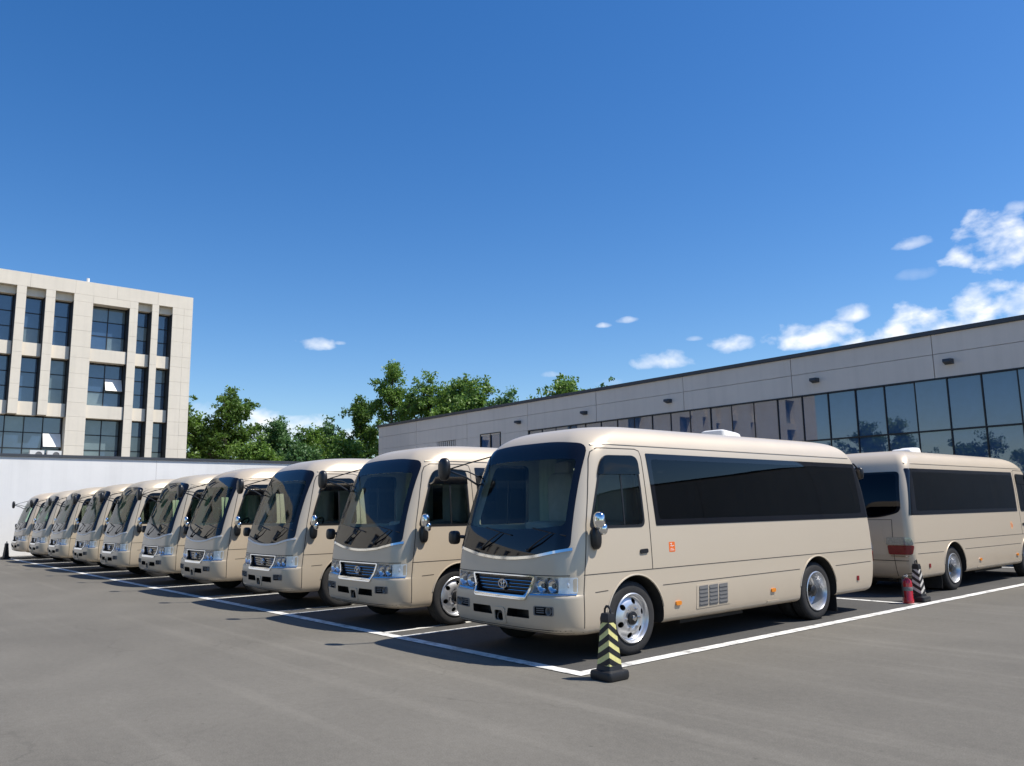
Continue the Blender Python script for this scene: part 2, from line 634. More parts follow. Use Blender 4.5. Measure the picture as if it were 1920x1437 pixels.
class Surface:
    def __init__(self, verts, faces):
        tris = []
        for f in faces:
            for i in range(1, len(f) - 1):
                tris.append((f[0], f[i], f[i + 1]))
        self.v = [Vector(v) for v in verts]
        self.t = tris
        nrm = [Vector((0, 0, 0)) for _ in verts]
        for t in tris:
            n = (self.v[t[1]] - self.v[t[0]]).cross(self.v[t[2]] - self.v[t[0]])
            for i in t:
                nrm[i] += n
        self.n = [n.normalized() if n.length > 1e-12 else Vector((0, 0, 1)) for n in nrm]
        self.bvh = BVHTree.FromPolygons(self.v, tris)

    def normal_at(self, p, ti):
        a, b, c = (self.v[i] for i in self.t[ti])
        v0, v1, v2 = b - a, c - a, p - a
        d00, d01, d11, d20, d21 = v0.dot(v0), v0.dot(v1), v1.dot(v1), v2.dot(v0), v2.dot(v1)
        den = d00 * d11 - d01 * d01
        if abs(den) < 1e-16:
            return self.n[self.t[ti][0]]
        v = max(0, min(1, (d11 * d20 - d01 * d21) / den))
        w = max(0, min(1 - v, (d00 * d21 - d01 * d20) / den))
        na, nb, nc = (self.n[i] for i in self.t[ti])
        return (na * (1 - v - w) + nb * v + nc * w).normalized()

    def cast(self, ax, a, b):
        o, d = AX[ax][0](a, b), AX[ax][1]
        p, n, ti, _ = self.bvh.ray_cast(o, d)
        if p is None:
            p, n, ti, _ = self.bvh.find_nearest(o + d * 3.2 if ax not in ('F', 'B') else o + d * 3.4)
        n = self.normal_at(p, ti)
        if n.dot(d) > 0:
            n = -n
        return p, n

    def slab(self, bm, ax, off_out, off_in):
        """bm: flat 2-D mesh (x,y)=(a,b) -> closed slab lying on the surface"""
        bm.verts.ensure_lookup_table()
        top, bot, n = [], [], len(bm.verts)
        bm.verts.index_update()
        for v in bm.verts:
            p, nn = self.cast(ax, v.co.x, v.co.y)
            top.append(p + nn * off_out)
            bot.append(p - nn * off_in)
        d = AX[ax][1]
        fs_ = []
        for f in bm.faces:
            idx = [v.index for v in f.verts]
            nn = (top[idx[1]] - top[idx[0]]).cross(top[idx[2]] - top[idx[0]])
            for k in range(3, len(idx)):
                nn += (top[idx[k - 1]] - top[idx[0]]).cross(top[idx[k]] - top[idx[0]])
            if nn.dot(d) > 0:
                idx.reverse()
            fs_.append(tuple(idx))
            fs_.append(tuple(i + n for i in reversed(idx)))
        have = {}
        for f in fs_[0::2]:
            for i in range(len(f)):
                have[(f[i], f[(i + 1) % len(f)])] = 1
        for (a, b) in list(have):
            if (b, a) not in have:
                fs_.append((b, a, a + n, b + n))
        return top + bot, fs_

    def patch(self, outline, ax, step=0.06, off_out=0.004, off_in=0.004):
        bm = bmesh.new()
        bm.faces.new([bm.verts.new((a, b, 0)) for a, b in outline])
        for k in (0, 1):
            lo, hi = min(p[k] for p in outline), max(p[k] for p in outline)
            m = max(1, int((hi - lo) / step))
            for i in range(1, m):
                co = [0, 0, 0]
                no = [0, 0, 0]
                co[k] = lo + (hi - lo) * i / m + 1e-5
                no[k] = 1
                bmesh.ops.bisect_plane(bm, geom=bm.verts[:] + bm.edges[:] + bm.faces[:], plane_co=co, plane_no=no, dist=1e-6)
        bmesh.ops.triangulate(bm, faces=[f for f in bm.faces if len(f.verts) > 4])
        r = self.slab(bm, ax, off_out, off_in)
        bm.free()
        return r

    def ring(self, outer, inner, ax, rad=3, off_out=0.004, off_in=0.004):
        bm = bmesh.new()
        n = len(outer)
        rows = []
        for i in range(rad + 1):
            t = i / rad
            rows.append([bm.verts.new((outer[k][0] * (1 - t) + inner[k][0] * t, outer[k][1] * (1 - t) + inner[k][1] * t, 0)) for k in range(n)])
        for i in range(rad):
            for k in range(n):
                k2 = (k + 1) % n
                bm.faces.new((rows[i][k], rows[i][k2], rows[i + 1][k2], rows[i + 1][k]))
        r = self.slab(bm, ax, off_out, off_in)
        bm.free()
        return r

    def strip(self, line, width, ax, step=0.04, off_out=0.0022, off_in=0.004):
        pts = []
        for i in range(len(line) - 1):
            a, b = Vector(line[i]), Vector(line[i + 1])
            m = max(1, int((b - a).length / step))
            for k in range(m):
                pts.append(a.lerp(b, k / m))
        pts.append(Vector(line[-1]))
        bm = bmesh.new()
        rows = []
        for i, p in enumerate(pts):
            d = (pts[min(i + 1, len(pts) - 1)] - pts[max(i - 1, 0)]).normalized()
            nn = Vector((-d.y, d.x)) * width / 2
            rows.append((bm.verts.new((p.x + nn.x, p.y + nn.y, 0)), bm.verts.new((p.x - nn.x, p.y - nn.y, 0))))
        for i in range(len(rows) - 1):
            bm.faces.new((rows[i][0], rows[i][1], rows[i + 1][1], rows[i + 1][0]))
        r = self.slab(bm, ax, off_out, off_in)
        bm.free()
        return r


def prism(outline, ax, a, b):
    """closed extrusion of a 2-D outline along its axis from a to b"""
    n = len(outline)

    def P(u, w, t):
        return {'F': (u, t, w), 'B': (u, t, w), 'L': (t, u, w), 'R': (t, u, w), 'T': (u, w, t)}[ax]
    vs_ = [P(u, w, a) for u, w in outline] + [P(u, w, b) for u, w in outline]
    fs_ = [tuple(range(n)), tuple(range(2 * n - 1, n - 1, -1))]
    for k in range(n):
        k2 = (k + 1) % n
        fs_.append((k2, k, k + n, k2 + n))
    return vs_, fs_


def fix_winding(me):
    bm = bmesh.new()
    bm.from_mesh(me)
    bmesh.ops.recalc_face_normals(bm, faces=bm.faces[:])
    bm.to_mesh(me)
    bm.free()


def boolean(target, cutters):
    """cutters: list of (verts, faces, material) -> cut from target with their materials on the cut faces"""
    mb = MB()
    mats, mi = [], []
    for (v, f, m) in cutters:
        mb.add(v, f)
        if m not in mats:
            mats.append(m)
        mi += [mats.index(m)] * len(f)
    c = mb.build('cutter', mats)
    c.data.polygons.foreach_set('material_index', mi)
    fix_winding(c.data)
    md = target.modifiers.new('cut', 'BOOLEAN')
    md.operation = 'DIFFERENCE'
    md.solver = 'EXACT'
    md.material_mode = 'TRANSFER'
    md.object = c
    dg = bpy.context.evaluated_depsgraph_get()
    me = bpy.data.meshes.new_from_object(target.evaluated_get(dg))
    target.modifiers.clear()
    target.data = me
    bpy.data.objects.remove(c)
    return target


def surface_normals(o, surf, tol=0.003):
    me = o.data
    me.polygons.foreach_set('use_smooth', [True] * len(me.polygons))
    out = [(0, 0, 1)] * len(me.loops)
    cache = {}
    for poly in me.polygons:
        fn = poly.normal
        for li in poly.loop_indices:
            vi = me.loops[li].vertex_index
            if vi not in cache:
                p, n, ti, d = surf.bvh.find_nearest(me.vertices[vi].co)
                cache[vi] = (surf.normal_at(p, ti), d)
            n, d = cache[vi]
            k = n.dot(fn)
            out[li] = tuple(fn) if d > tol or abs(k) < 0.72 else (tuple(n) if k > 0 else tuple(-n))
    me.normals_split_custom_set(out)

# ------------------------------------------------------------------ ground
def sheet(name, x0, x1, y0, y1, z, mat, parent=None):
    return mesh_obj(name, [(x0, y0, z), (x1, y0, z), (x1, y1, z), (x0, y1, z)], [(0, 1, 2, 3)], mat, parent)


ground = sheet('ground', -900, 900, -900, 900, 0.0, M_GROUND)
ground['kind'] = 'structure'
ground['label'] = 'pale grey asphalt apron in front of the buses'
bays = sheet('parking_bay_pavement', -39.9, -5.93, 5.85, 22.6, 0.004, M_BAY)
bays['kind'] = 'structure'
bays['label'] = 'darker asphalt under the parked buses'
LZ = 0.008


def bay_line(x0, x1, y0, y1, z=LZ):
    return sheet('painted_line', x0, x1, y0, y1, z, M_LINE, bays)


bay_line(-39.8, -5.83, 5.77, 5.92)
bay_line(-5.99, -5.84, 5.93, 22.6)
bay_line(-39.8, -6.0, 13.52, 13.64)
bay_line(-39.8, -6.0, 22.4, 22.52)
for i in range(10):
    for dx in (0.0, 0.46):
        x = -9.24 - dx - 3.36 * i
        bay_line(x - 0.05, x + 0.05, 5.93, 13.51)
        bay_line(x - 0.05, x + 0.05, 13.65, 22.39)

# ------------------------------------------------------------------ white perimeter wall at the end of the lot
wall = empty('perimeter_wall', (-40.6, 3, 0))
tag(wall, 'tall white rendered wall with dark coping closing the end of the lot', 'wall')
MB().box(-0.14, 0.1, -32, 22.97, 0, 4.22).build('wall_body', M_WALLW, wall)
MB().box(-0.2, 0.16, -32, 22.975, 4.223, 4.345).build('coping', M_COPING, wall)
for y in (-20, 9):
    MB().box(0.1005, 0.1025, y, y + 0.008, 0, 4.2).build('expansion_joint', M_OFFDARK, wall)

# ------------------------------------------------------------------ grey showroom behind the second row
show = empty('showroom_building', (-12, 26, 0))
tag(show, 'long low grey panelled showroom with a band of dark reflective glazing', 'building')
OX, OY = 12, -26


def spart(mb, name, mat, parent=show, smooth=None):
    mb.v = [(x + OX, y + OY, z) for x, y, z in mb.v]
    return mb.build(name, mat, parent, smooth)


spart(MB().box(-43.45, 1.9, 26.16, 46, 0, 6.78), 'core', M_COPING)
spart(MB().box(-43.6, 2.1, 25.93, 46.1, 6.80, 6.93), 'coping', M_COPING)
for k in range(6):
    spart(MB().box(2.02 + k * 4.85, 6.85 + k * 4.85, 26.02, 44, 0, 4.95), 'annex_panel', M_CLAD)
spart(MB().box(2.01, 31.3, 25.95, 44.1, 4.96, 5.06), 'annex_coping', M_COPING)
XJ = [2.0, -0.65, -5.48, -10.33, -15.19, -19.98, -24.82, -29.47, -34.4, -39.3, -43.5]
for a, b in zip(XJ[1:], XJ[:-1]):
    for z0, z1 in ((5.43, 6.165), (6.18, 6.79)):
        p = spart(MB().box(a + 0.012, b - 0.012, 26.0, 26.12, z0, z1), 'fascia_panel', M_CLAD)
        p.rotation_euler.x = R(random.Random(int(a * 100) + int(z0 * 10)).uniform(-0.05, 0.05))
X_R = -29.45 + 24 * 0.972 + 0.03
spart(MB().box(-43.45, 1.9, 26.115, 26.158, 0.0, 6.79), 'backing_sheet', M_COPING)
spart(MB().box(X_R, 2.0, 26.0, 26.11, 0, 5.42), 'wall_panel', M_CLAD)
WL = [(-34.4, -29.47), (-39.3, -34.4), (-43.5, -39.3)]
holes = [(-33.2, -31.6, 3.3, 5.05 + 0.45), (-37.2, -35.4, 3.4, 5.42)]
for a, b in WL:
    for z0, z1 in ((0.0, 1.7), (1.715, 3.28), (3.295, 5.42)):
        hs = [h for h in holes if h[0] > a and h[1] < b and z1 > 3.3]
        xs = [a + 0.012] + [q for h in hs for q in (h[0], h[1])] + [b - 0.012]
        for k in range(0, len(xs), 2):
            spart(MB().box(xs[k], xs[k + 1], 26.0, 26.11, z0, z1), 'wall_panel', M_CLAD)
# glazing band
rnd = random.Random(4)
X_LEFT, DXM = -29.45, 0.972
NCOL = 24
pane_meshes = {}
for z0, z1 in ((0.08, 2.18), (2.22, 3.79), (3.83, 5.38)):
    m = MB().box(-DXM / 2 + 0.022, DXM / 2 - 0.022, 0.0, 0.012, z0, z1)
    me = bpy.data.meshes.new('pane')
    me.from_pydata(m.v, [], m.f)
    me.materials.append(M_SHOWPANE)
    pane_meshes[z0] = me
mul = MB().box(-0.018, 0.018, -0.025, 0.06, 0.05, 5.41)
mul_me = bpy.data.meshes.new('mullion')
mul_me.from_pydata(mul.v, [], mul.f)
mul_me.materials.append(M_FRAME)
for i in range(NCOL + 1):
    x = X_LEFT + i * DXM
    share('mullion', mul_me, show, (x + OX, 0.05, 0))
    if i < NCOL:
        for z0, me in pane_meshes.items():
            share('pane', me, show, (x + DXM / 2 + OX, 0.055, 0), (R(rnd.uniform(-0.22, 0.22)), 0, R(rnd.uniform(-0.22, 0.22))))
for z in (0.05, 2.2, 3.81, 5.405):
    spart(MB().box(X_LEFT, X_LEFT + NCOL * DXM, 26.0 if z < 5 else 25.985, 26.1, z - 0.025, z + 0.024), 'transom', M_FRAME)
for x in (-9.86, -14.27, -20.7, -25.5, -30.1, -4.6, 0.5):
    lampm = MB()
    lampm.add([(-0.13, 0, 0), (0.13, 0, 0), (0.13, 0, 0.16), (-0.13, 0, 0.16), (-0.11, -0.26, 0.06), (0.11, -0.26, 0.06), (0.11, -0.24, 0.15), (-0.11, -0.24, 0.15)],
              [(0, 1, 2, 3), (4, 7, 6, 5), (0, 4, 5, 1), (3, 2, 6, 7), (0, 3, 7, 4), (1, 5, 6, 2)])
    lampm.v = [(a + x, b + 25.995, c + 5.80) for a, b, c in lampm.v]
    spart(lampm, 'wall_lamp', M_COPING)
# framed window and slatted vent in the blank wall
fr = MB().box(-33.24, -33.2, 25.97, 26.1, 3.28, 5.54).box(-31.6, -31.56, 25.97, 26.1, 3.28, 5.54).box(-33.2, -31.6, 25.97, 26.1, 5.5, 5.54).box(-33.2, -31.6, 25.97, 26.1, 3.28, 3.3)
fr.box(-32.43, -32.37, 25.99, 26.08, 3.3, 5.5)
win = spart(fr, 'window', M_FRAME)
for a, b in ((-33.19, -32.44), (-32.36, -31.61)):
    spart(MB().box(a, b, 26.04, 26.05, 3.31, 5.49), 'pane', M_SHOWPANE, win)
vf = spart(MB().box(-37.2, -35.4, 26.07, 26.1, 3.4, 5.42), 'vent', M_COPING)
for k in range(9):
    spart(MB().box(-37.15 + k * 0.2, -37.06 + k * 0.2, 26.0, 26.06, 3.4, 5.40), 'slat', M_CLAD, vf)

# ------------------------------------------------------------------ stone-clad office block beyond the wall
off = empty('office_block', (-60, 14, 0))
tag(off, 'cream stone-clad office block with tall dark recessed windows behind the wall', 'building')
FX = -60.0


def opart(mb, name, mat, parent=off, smooth=None):
    mb.v = [(x + 60, y - 14, z) for x, y, z in mb.v]
    return mb.build(name, mat, parent, smooth)


opart(MB().box(-78, FX - 0.98, -55, 19.78, 0, 17.55), 'core', M_OFFDARK)
opart(MB().box(-78, FX - 0.92, 19.66, 19.8, 0, 17.55), 'end_wall', M_OFFICE)
opart(MB().box(-78.02, FX - 0.30, -55.02, 19.79, 17.552, 17.62), 'roof', M_OFFICE)
opart(MB().tube([(-60.6, 12.75, 17.6), (-60.6, 12.75, 18.05)], 0.1, 8), 'roof_vent', M_WHITE)
# openings: y0, y1, kind
OPEN = [(17.40, 18.36, 'n'), (15.98, 16.93, 'n'), (13.05, 15.42, 'w'), (10.72, 11.84, 'n'), (9.02, 10.15, 'n'), (7.30, 8.46, 'n'),
        (5.6, 6.72, 'n'), (3.9, 5.0, 'n'), (0.4, 2.8, 'w'), (-1.3, -0.2, 'n'), (-9.0, -6.7, 'w'), (-18.0, -15.7, 'w'),
        (-27.0, -24.7, 'w'), (-30.0, -28.9, 'n'), (-33.0, -31.9, 'n'), (-38.0, -35.7, 'w'), (-42.0, -40.9, 'n'), (-50.0, -47.7, 'w')]
ROWS = [(13.02, 16.20), (9.10, 12.15), (5.0, 8.22), (1.1, 4.3)]
JZ = [0.0, 1.0, 2.1, 3.2, 4.3, 5.3, 6.3, 7.3, 8.26, 9.22, 10.2, 11.2, 12.3, 13.06, 14.18, 15.2, 16.21, 16.72]
GAP = 0.009
rnd = random.Random(11)


def stone(y0, y1, z0, z1, dx=0.0, th=0.9):
    # cream stone panel, face at x = FX
    j = rnd.uniform(-0.004, 0.004)
    opart(MB().box(FX - th, FX + j - dx, y0 + GAP / 2, y1 - GAP / 2, z0 + GAP / 2, z1 - GAP / 2), 'stone_panel', M_OFFICE)


edges = [19.8] + [q for o_ in OPEN for q in (o_[1], o_[0])] + [-55.0]
for k in range(0, len(edges), 2):
    hi, lo = edges[k], edges[k + 1]
    if hi > 6.9:
        ys = [lo, hi] if hi - lo < 1.3 else [lo, hi - 0.62, hi]
        for ya, yb in zip(ys[:-1], ys[1:]):
            if 8.4 < ya < 11.0 and False:
                continue
            for za, zb in zip(JZ[:-1], JZ[1:]):
                if zb <= 4.35:
                    continue
                if 6.9 < ya < 11.0 and zb < 8.3 and za >= 4.2:
                    continue          # the wide ground-storey window runs through here
                stone(ya, yb, za, zb)
            opart(MB().box(FX - 0.92, FX, ya, yb, 0, 4.3 - GAP), 'plinth', M_OFFICE)
    else:
        opart(MB().box(FX - 0.92, FX, lo, hi, 0, 16.72 - GAP), 'pier', M_OFFICE)
# parapet
PY = [19.8, 17.3, 14.55, 11.9, 9.2, 6.5]
for a, b in zip(PY[1:], PY[:-1]):
    stone(a, b, 16.72, 17.66, 0.0)
opart(MB().box(FX - 0.92, FX, -55, 6.49, 16.73, 17.65), 'parapet', M_OFFICE)


def office_window(y0, y1, z0, z1, ncol, nrow, detailed=True, open_at=None):
    x = FX - 0.86
    f = MB()
    t = 0.05
    f.box(x - 0.05, x + 0.03, y0, y0 + t, z0, z1).box(x - 0.05, x + 0.03, y1 - t, y1, z0, z1)
    f.box(x - 0.05, x + 0.03, y0 + t, y1 - t, z0, z0 + t).box(x - 0.05, x + 0.03, y0 + t, y1 - t, z1 - t, z1)
    cw = (y1 - y0 - 2 * t) / ncol
    rh = (z1 - z0 - 2 * t) / nrow
    for i in range(1, ncol):
        f.box(x - 0.045, x + 0.025, y0 + t + i * cw - 0.03, y0 + t + i * cw + 0.03, z0 + t, z1 - t)
    for j in range(1, nrow):
        f.box(x - 0.044, x + 0.024, y0 + t, y1 - t, z0 + t + j * rh - 0.03, z0 + t + j * rh + 0.03)
    w = opart(f, 'window', M_FRAME)
    for i in range(ncol):
        for j in range(nrow):
            ya, za = y0 + t + i * cw + 0.028, z0 + t + j * rh + 0.028
            yb, zb = ya + cw - 0.056, za + rh - 0.056
            mt = M_PANE2 if rnd.random() < 0.3 else M_PANE
            p = opart(MB().box(x - 0.02, x - 0.008, ya - 0.003, yb + 0.003, za - 0.003, zb + 0.003), 'pane', mt, w)
            if open_at == (i, j):           # a top-hung casement swung outwards, catching the light
                q = opart(MB().box(-0.02, 0.02, ya, yb, -(zb - za), 0.0), 'open_casement', M_WHITE, w)
                q.data.transform(Matrix.Translation((-60, 0, 0)))
                q.location = (x + 60.05, 0, zb)
                q.rotation_euler = (0, R(-24), 0)
    return w


for (y0, y1, kd) in OPEN:
    for r_, (z0, z1) in enumerate(ROWS):
        if r_ == 2 and y0 in (9.02, 7.30, 10.72):
            continue
        if kd == 'n':
            office_window(y0, y1, z0, z1, 1, 3)
        else:
            office_window(y0, y1, z0, z1, 2, 3, open_at=(1, 1) if (y0 > 10 and r_ == 1) else None)
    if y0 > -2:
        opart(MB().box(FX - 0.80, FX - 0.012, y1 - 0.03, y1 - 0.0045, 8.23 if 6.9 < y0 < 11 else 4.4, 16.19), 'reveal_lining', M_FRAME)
    # spandrels between the storeys, and the pale boxed head of the tall slots
    hi_part = 'stone_panel' if y0 > 6.9 else 'spandrel'
    for (za, zb) in ((12.15, 13.02), (8.22, 9.10), (4.30, 5.0)):
        opart(MB().box(FX - 0.92, FX - (0.26 if kd == 'n' else 0.10), y0 + 0.004, y1 - 0.032, za, zb), hi_part, M_OFFICE)
    if kd == 'n':
        opart(MB().box(FX - 0.92, FX - 0.40, y0 + 0.004, y1 - 0.004, 16.20, 16.715), hi_part, M_OFFICE)
    else:
        opart(MB().box(FX - 0.92, FX - 0.002, y0 + 0.004, y1 - 0.004, 16.20, 16.715), hi_part, M_OFFICE)
office_window(7.32, 11.82, 5.0, 8.22, 4, 3, open_at=(3, 1))
for (y, wd) in ((10.45, 0.78), (11.36, 0.78)):
    pass

# ------------------------------------------------------------------ trees
import numpy as np


def tree(name, label, loc, h, w, seed, mat, leaves=5200, leaf=0.17, base=0.3, group=None, airy=0.0, lean=(0, 0)):
    rg = np.random.default_rng(seed)
    root = empty(name, loc)
    tag(root, label, 'tree', group)
    tk = MB()
    n = 7
    tp = []
    for i in range(n):
        t = i / (n - 1)
        tp.append((lean[0] * t * t + rg.normal(0, 0.06) * t * h * 0.1, lean[1] * t * t + rg.normal(0, 0.06) * t * h * 0.1, t * h * 0.9))
    r0 = 0.022 * h
    tk.tube(tp, [r0 * (1 - 0.85 * i / (n - 1)) for i in range(n)], 8)
    centres = []
    lobes = []
    nl = int(7 + 0.5 * h)
    for i in range(nl):                      # main limbs, each carrying its own uneven bough of foliage
        t = base + (0.95 - base) * (i + 0.8 * rg.random()) / nl
        k = min(n - 2, int(t * (n - 1)))
        p0 = Vector(tp[k]).lerp(Vector(tp[k + 1]), min(1, t * (n - 1) - k))
        s = (t - base) / (1 - base)
        a = i * 2.4 + rg.normal(0, 0.5)
        ln = w * 0.5 * (1.0 - 0.62 * s) * (0.55 + 0.75 * rg.random())
        p2 = p0 + Vector((math.cos(a) * ln, math.sin(a) * ln, (0.35 + 0.9 * rg.random()) * (0.6 * ln + 0.06 * h)))
        if p2.z > h:
            p2.z = h - 0.2 * rg.random()
        p1 = p0.lerp(p2, 0.5) + Vector((0, 0, -0.10 * ln))
        rb = max(0.02, r0 * 0.42 * (1 - 0.6 * s))
        tk.tube([p0, p1, p2], [rb, rb * 0.65, rb * 0.3], 5)
        lobes.append((p0, p1, p2, rb, ln))
    lobes.append((Vector(tp[-3]), Vector(tp[-2]), Vector(tp[-1]) + Vector((0, 0, h * 0.06)), 0.03, w * 0.3))
    for (p0, p1, p2, rb, ln) in lobes:
        for q in range(int(9 + 5 * ln)):
            u = 0.25 + 0.8 * rg.random()
            c0 = (p0.lerp(p1, u * 2) if u < 0.5 else p1.lerp(p2, u * 2 - 1))
            sp = 0.30 * ln ** 0.6
            c = c0 + Vector((rg.normal(0, sp), rg.normal(0, sp), abs(rg.normal(0.1, sp)) - 0.25 * sp))
            tk.tube([c0, c0.lerp(c, 0.5) + Vector((0, 0, 0.03)), c], [rb * 0.3, rb * 0.22, 0.006], 4)
            m = 2 + int(rg.random() * 3)
            for e in range(m):               # twigs with leaf sprays
                tip = c + Vector((rg.normal(0, 0.22), rg.normal(0, 0.22), rg.normal(0.12, 0.2)))
                centres.append((tip.x, tip.y, tip.z, 0.10 + 0.13 * rg.random()))
    leaves, leaf = int(leaves * 1.8), leaf * 0.74
    tk.build('trunk', M_BARK, root, 60)
    C = np.array(centres)
    keep = rg.random(len(C)) > airy
    C = C[keep]
    idx = rg.integers(0, len(C), leaves)
    P0 = C[idx, :3] + rg.normal(0, 1, (leaves, 3)) * C[idx, 3:4] * np.array([1, 1, 0.8]) * (w / 4.2) ** 0.5
    P0[:, 2] = np.maximum(P0[:, 2], 0.3)
    A = rg.normal(0, 1, (leaves, 3))
    A /= np.linalg.norm(A, axis=1, keepdims=True)
    Bv = np.cross(A, rg.normal(0, 1, (leaves, 3)))
    Bv /= np.linalg.norm(Bv, axis=1, keepdims=True)
    sz = leaf * (0.6 + 0.8 * rg.random((leaves, 1)))
    V = np.stack([P0 - A * sz, P0 + Bv * sz * 0.5, P0 + A * sz, P0 - Bv * sz * 0.5], 1).reshape(-1, 3)
    me = bpy.data.meshes.new('crown')
    me.vertices.add(len(V))
    me.vertices.foreach_set('co', V.ravel())
    me.loops.add(leaves * 4)
    me.loops.foreach_set('vertex_index', np.arange(leaves * 4, dtype=np.int32))
    me.polygons.add(leaves)
    me.polygons.foreach_set('loop_start', np.arange(0, leaves * 4, 4, dtype=np.int32))
    me.update(calc_edges=True)
    me.validate()
    link_mesh('crown', me, M_LEAF[mat], root)
    return root


GT = 'trees beyond the wall'
tree('broadleaf_tree', 'tree peeping out behind the corner of the cream office block', (-67, 21.6, 0), 11.7, 3.2, 1, 0, 5200, 0.17, 0.3, GT)
tree('broadleaf_tree', 'tall pointed dark green tree beside the cream office block', (-66, 25.1, 0), 12.0, 5.0, 2, 0, 11000, 0.17, 0.25, GT, 0.12)
tree('broadleaf_tree', 'short bushy tree between the office block and the tall pointed tree', (-67, 23.4, 0), 9.6, 4.2, 3, 1, 8000, 0.17, 0.2, GT)
tree('broadleaf_tree', 'rounded blue-green tree standing low over the middle of the white wall', (-66, 29.4, 0), 9.4, 4.8, 4, 2, 9500, 0.17, 0.2, GT)
tree('broadleaf_tree', 'small light green tree just right of the rounded blue-green tree', (-65, 32.2, 0), 9.0, 3.8, 5, 1, 7000, 0.17, 0.2, GT)
tree('broadleaf_tree', 'slim bluish tree next to the dark tree at the showroom corner', (-66, 34.3, 0), 9.5, 3.6, 6, 2, 7000, 0.17, 0.2, GT, 0.1)
tree('broadleaf_tree', 'dark dense tree standing at the end corner of the grey showroom', (-65, 36.9, 0), 11.6, 5.0, 7, 0, 12000, 0.17, 0.2, GT)
tree('shrub_tree', 'low leafy clump over the wall between the tall pointed tree and rounded tree', (-62, 25.9, 0), 7.4, 4.6, 51, 1, 7000, 0.17, 0.15, GT)
tree('shrub_tree', 'low leafy clump over the wall below the small light green tree', (-62, 29.6, 0), 7.3, 4.6, 52, 2, 7000, 0.17, 0.15, GT)
tree('shrub_tree', 'low leafy clump over the wall in front of the dark corner tree', (-62, 33.6, 0), 7.6, 4.4, 53, 1, 7000, 0.17, 0.15, GT)
GS = 'trees rising over the showroom roof'
tree('broadleaf_tree', 'tallest airy tree above the showroom roof', (-58.3, 36, 0), 14.2, 4.8, 8, 1, 8500, 0.16, 0.38, GS, 0.3)
tree('broadleaf_tree', 'bright tree beside the tallest tree above the showroom roof', (-54.2, 37, 0), 12.6, 4.0, 9, 1, 7500, 0.16, 0.4, GS, 0.15)
tree('broadleaf_tree', 'broad bright green tree with drooping tops above the showroom roof', (-50.3, 37.5, 0), 11.7, 5.0, 10, 1, 9000, 0.17, 0.4, GS, 0.15)
tree('broadleaf_tree', 'lower green tree following the broad one along the showroom roof', (-46.4, 36, 0), 10.9, 4.4, 21, 1, 7500, 0.17, 0.4, GS, 0.15)
tree('broadleaf_tree', 'thin tree top poking above the showroom roof after the main clump', (-42.7, 36, 0), 9.9, 3.4, 11, 2, 3500, 0.16, 0.45, GS, 0.25)
tree('broadleaf_tree', 'lone light green tree top above the middle of the showroom roof', (-37.0, 36, 0), 10.0, 3.2, 12, 1, 4200, 0.16, 0.5, GS, 0.1)
tree('broadleaf_tree', 'last tiny tree tip above the showroom roof', (-33.4, 36, 0), 9.6, 1.8, 13, 2, 1500, 0.15, 0.5, GS, 0.2)
# trees across the yard, which the showroom glass mirrors
GM = 'trees across the yard mirrored in the glazing'
for k, (x, y, h, w) in enumerate(((-32, -36, 7.6, 6.0), (-39.3, -36, 10.2, 5.2), (-43.5, -36.5, 10.8, 5.4), (-52, -40, 7.0, 6), (-27, -36, 7.0, 6.0), (-21, -35, 7.6, 6.5), (-14, -38, 7.5, 6))):
    tree('broadleaf_tree', 'tree across the yard, number %s in the mirrored row counted from the office end' % ('four', 'three', 'two', 'one', 'five', 'six', 'seven')[k], (x, y, 0), h, w, 30 + k, k % 3, 7000, 0.2, 0.12, GM)

# ------------------------------------------------------------------ the minibus
# local axes: x towards the driver's side, y rearwards from the front axle, z up
LV = [  # z, half width, front, rear, front corner radius
    (0.300, 0.970, 0.990, 5.56, 0.25), (0.335, 1.014, 1.060, 5.62, 0.25), (0.40, 1.031, 1.088, 5.66, 0.25),
    (0.55, 1.0385, 1.102, 5.705, 0.25), (0.680, 1.040, 1.096, 5.73, 0.25), (0.704, 1.040, 1.084, 5.732, 0.25),
    (0.722, 1.040, 1.058, 5.735, 0.25), (0.92, 1.040, 1.036, 5.735, 0.25), (1.10, 1.036, 1.010, 5.73, 0.25),
    (1.40, 1.022, 0.936, 5.71, 0.25), (1.80, 0.997, 0.812, 5.645, 0.26), (2.10, 0.970, 0.704, 5.56, 0.28),
    (2.25, 0.950, 0.640, 5.50, 0.29), (2.35, 0.922, 0.580, 5.45, 0.31), (2.44, 0.872, 0.490, 5.37, 0.33),
    (2.51, 0.798, 0.370, 5.26, 0.36), (2.56, 0.695, 0.200, 5.10, 0.38), (2.595, 0.540, -0.08, 4.83, 0.36),
    (2.613, 0.360, -0.45, 4.45, 0.26), (2.620, 0.180, -0.85, 4.05, 0.13), (2.622, 0.040, -1.15, 3.75, 0.03)]


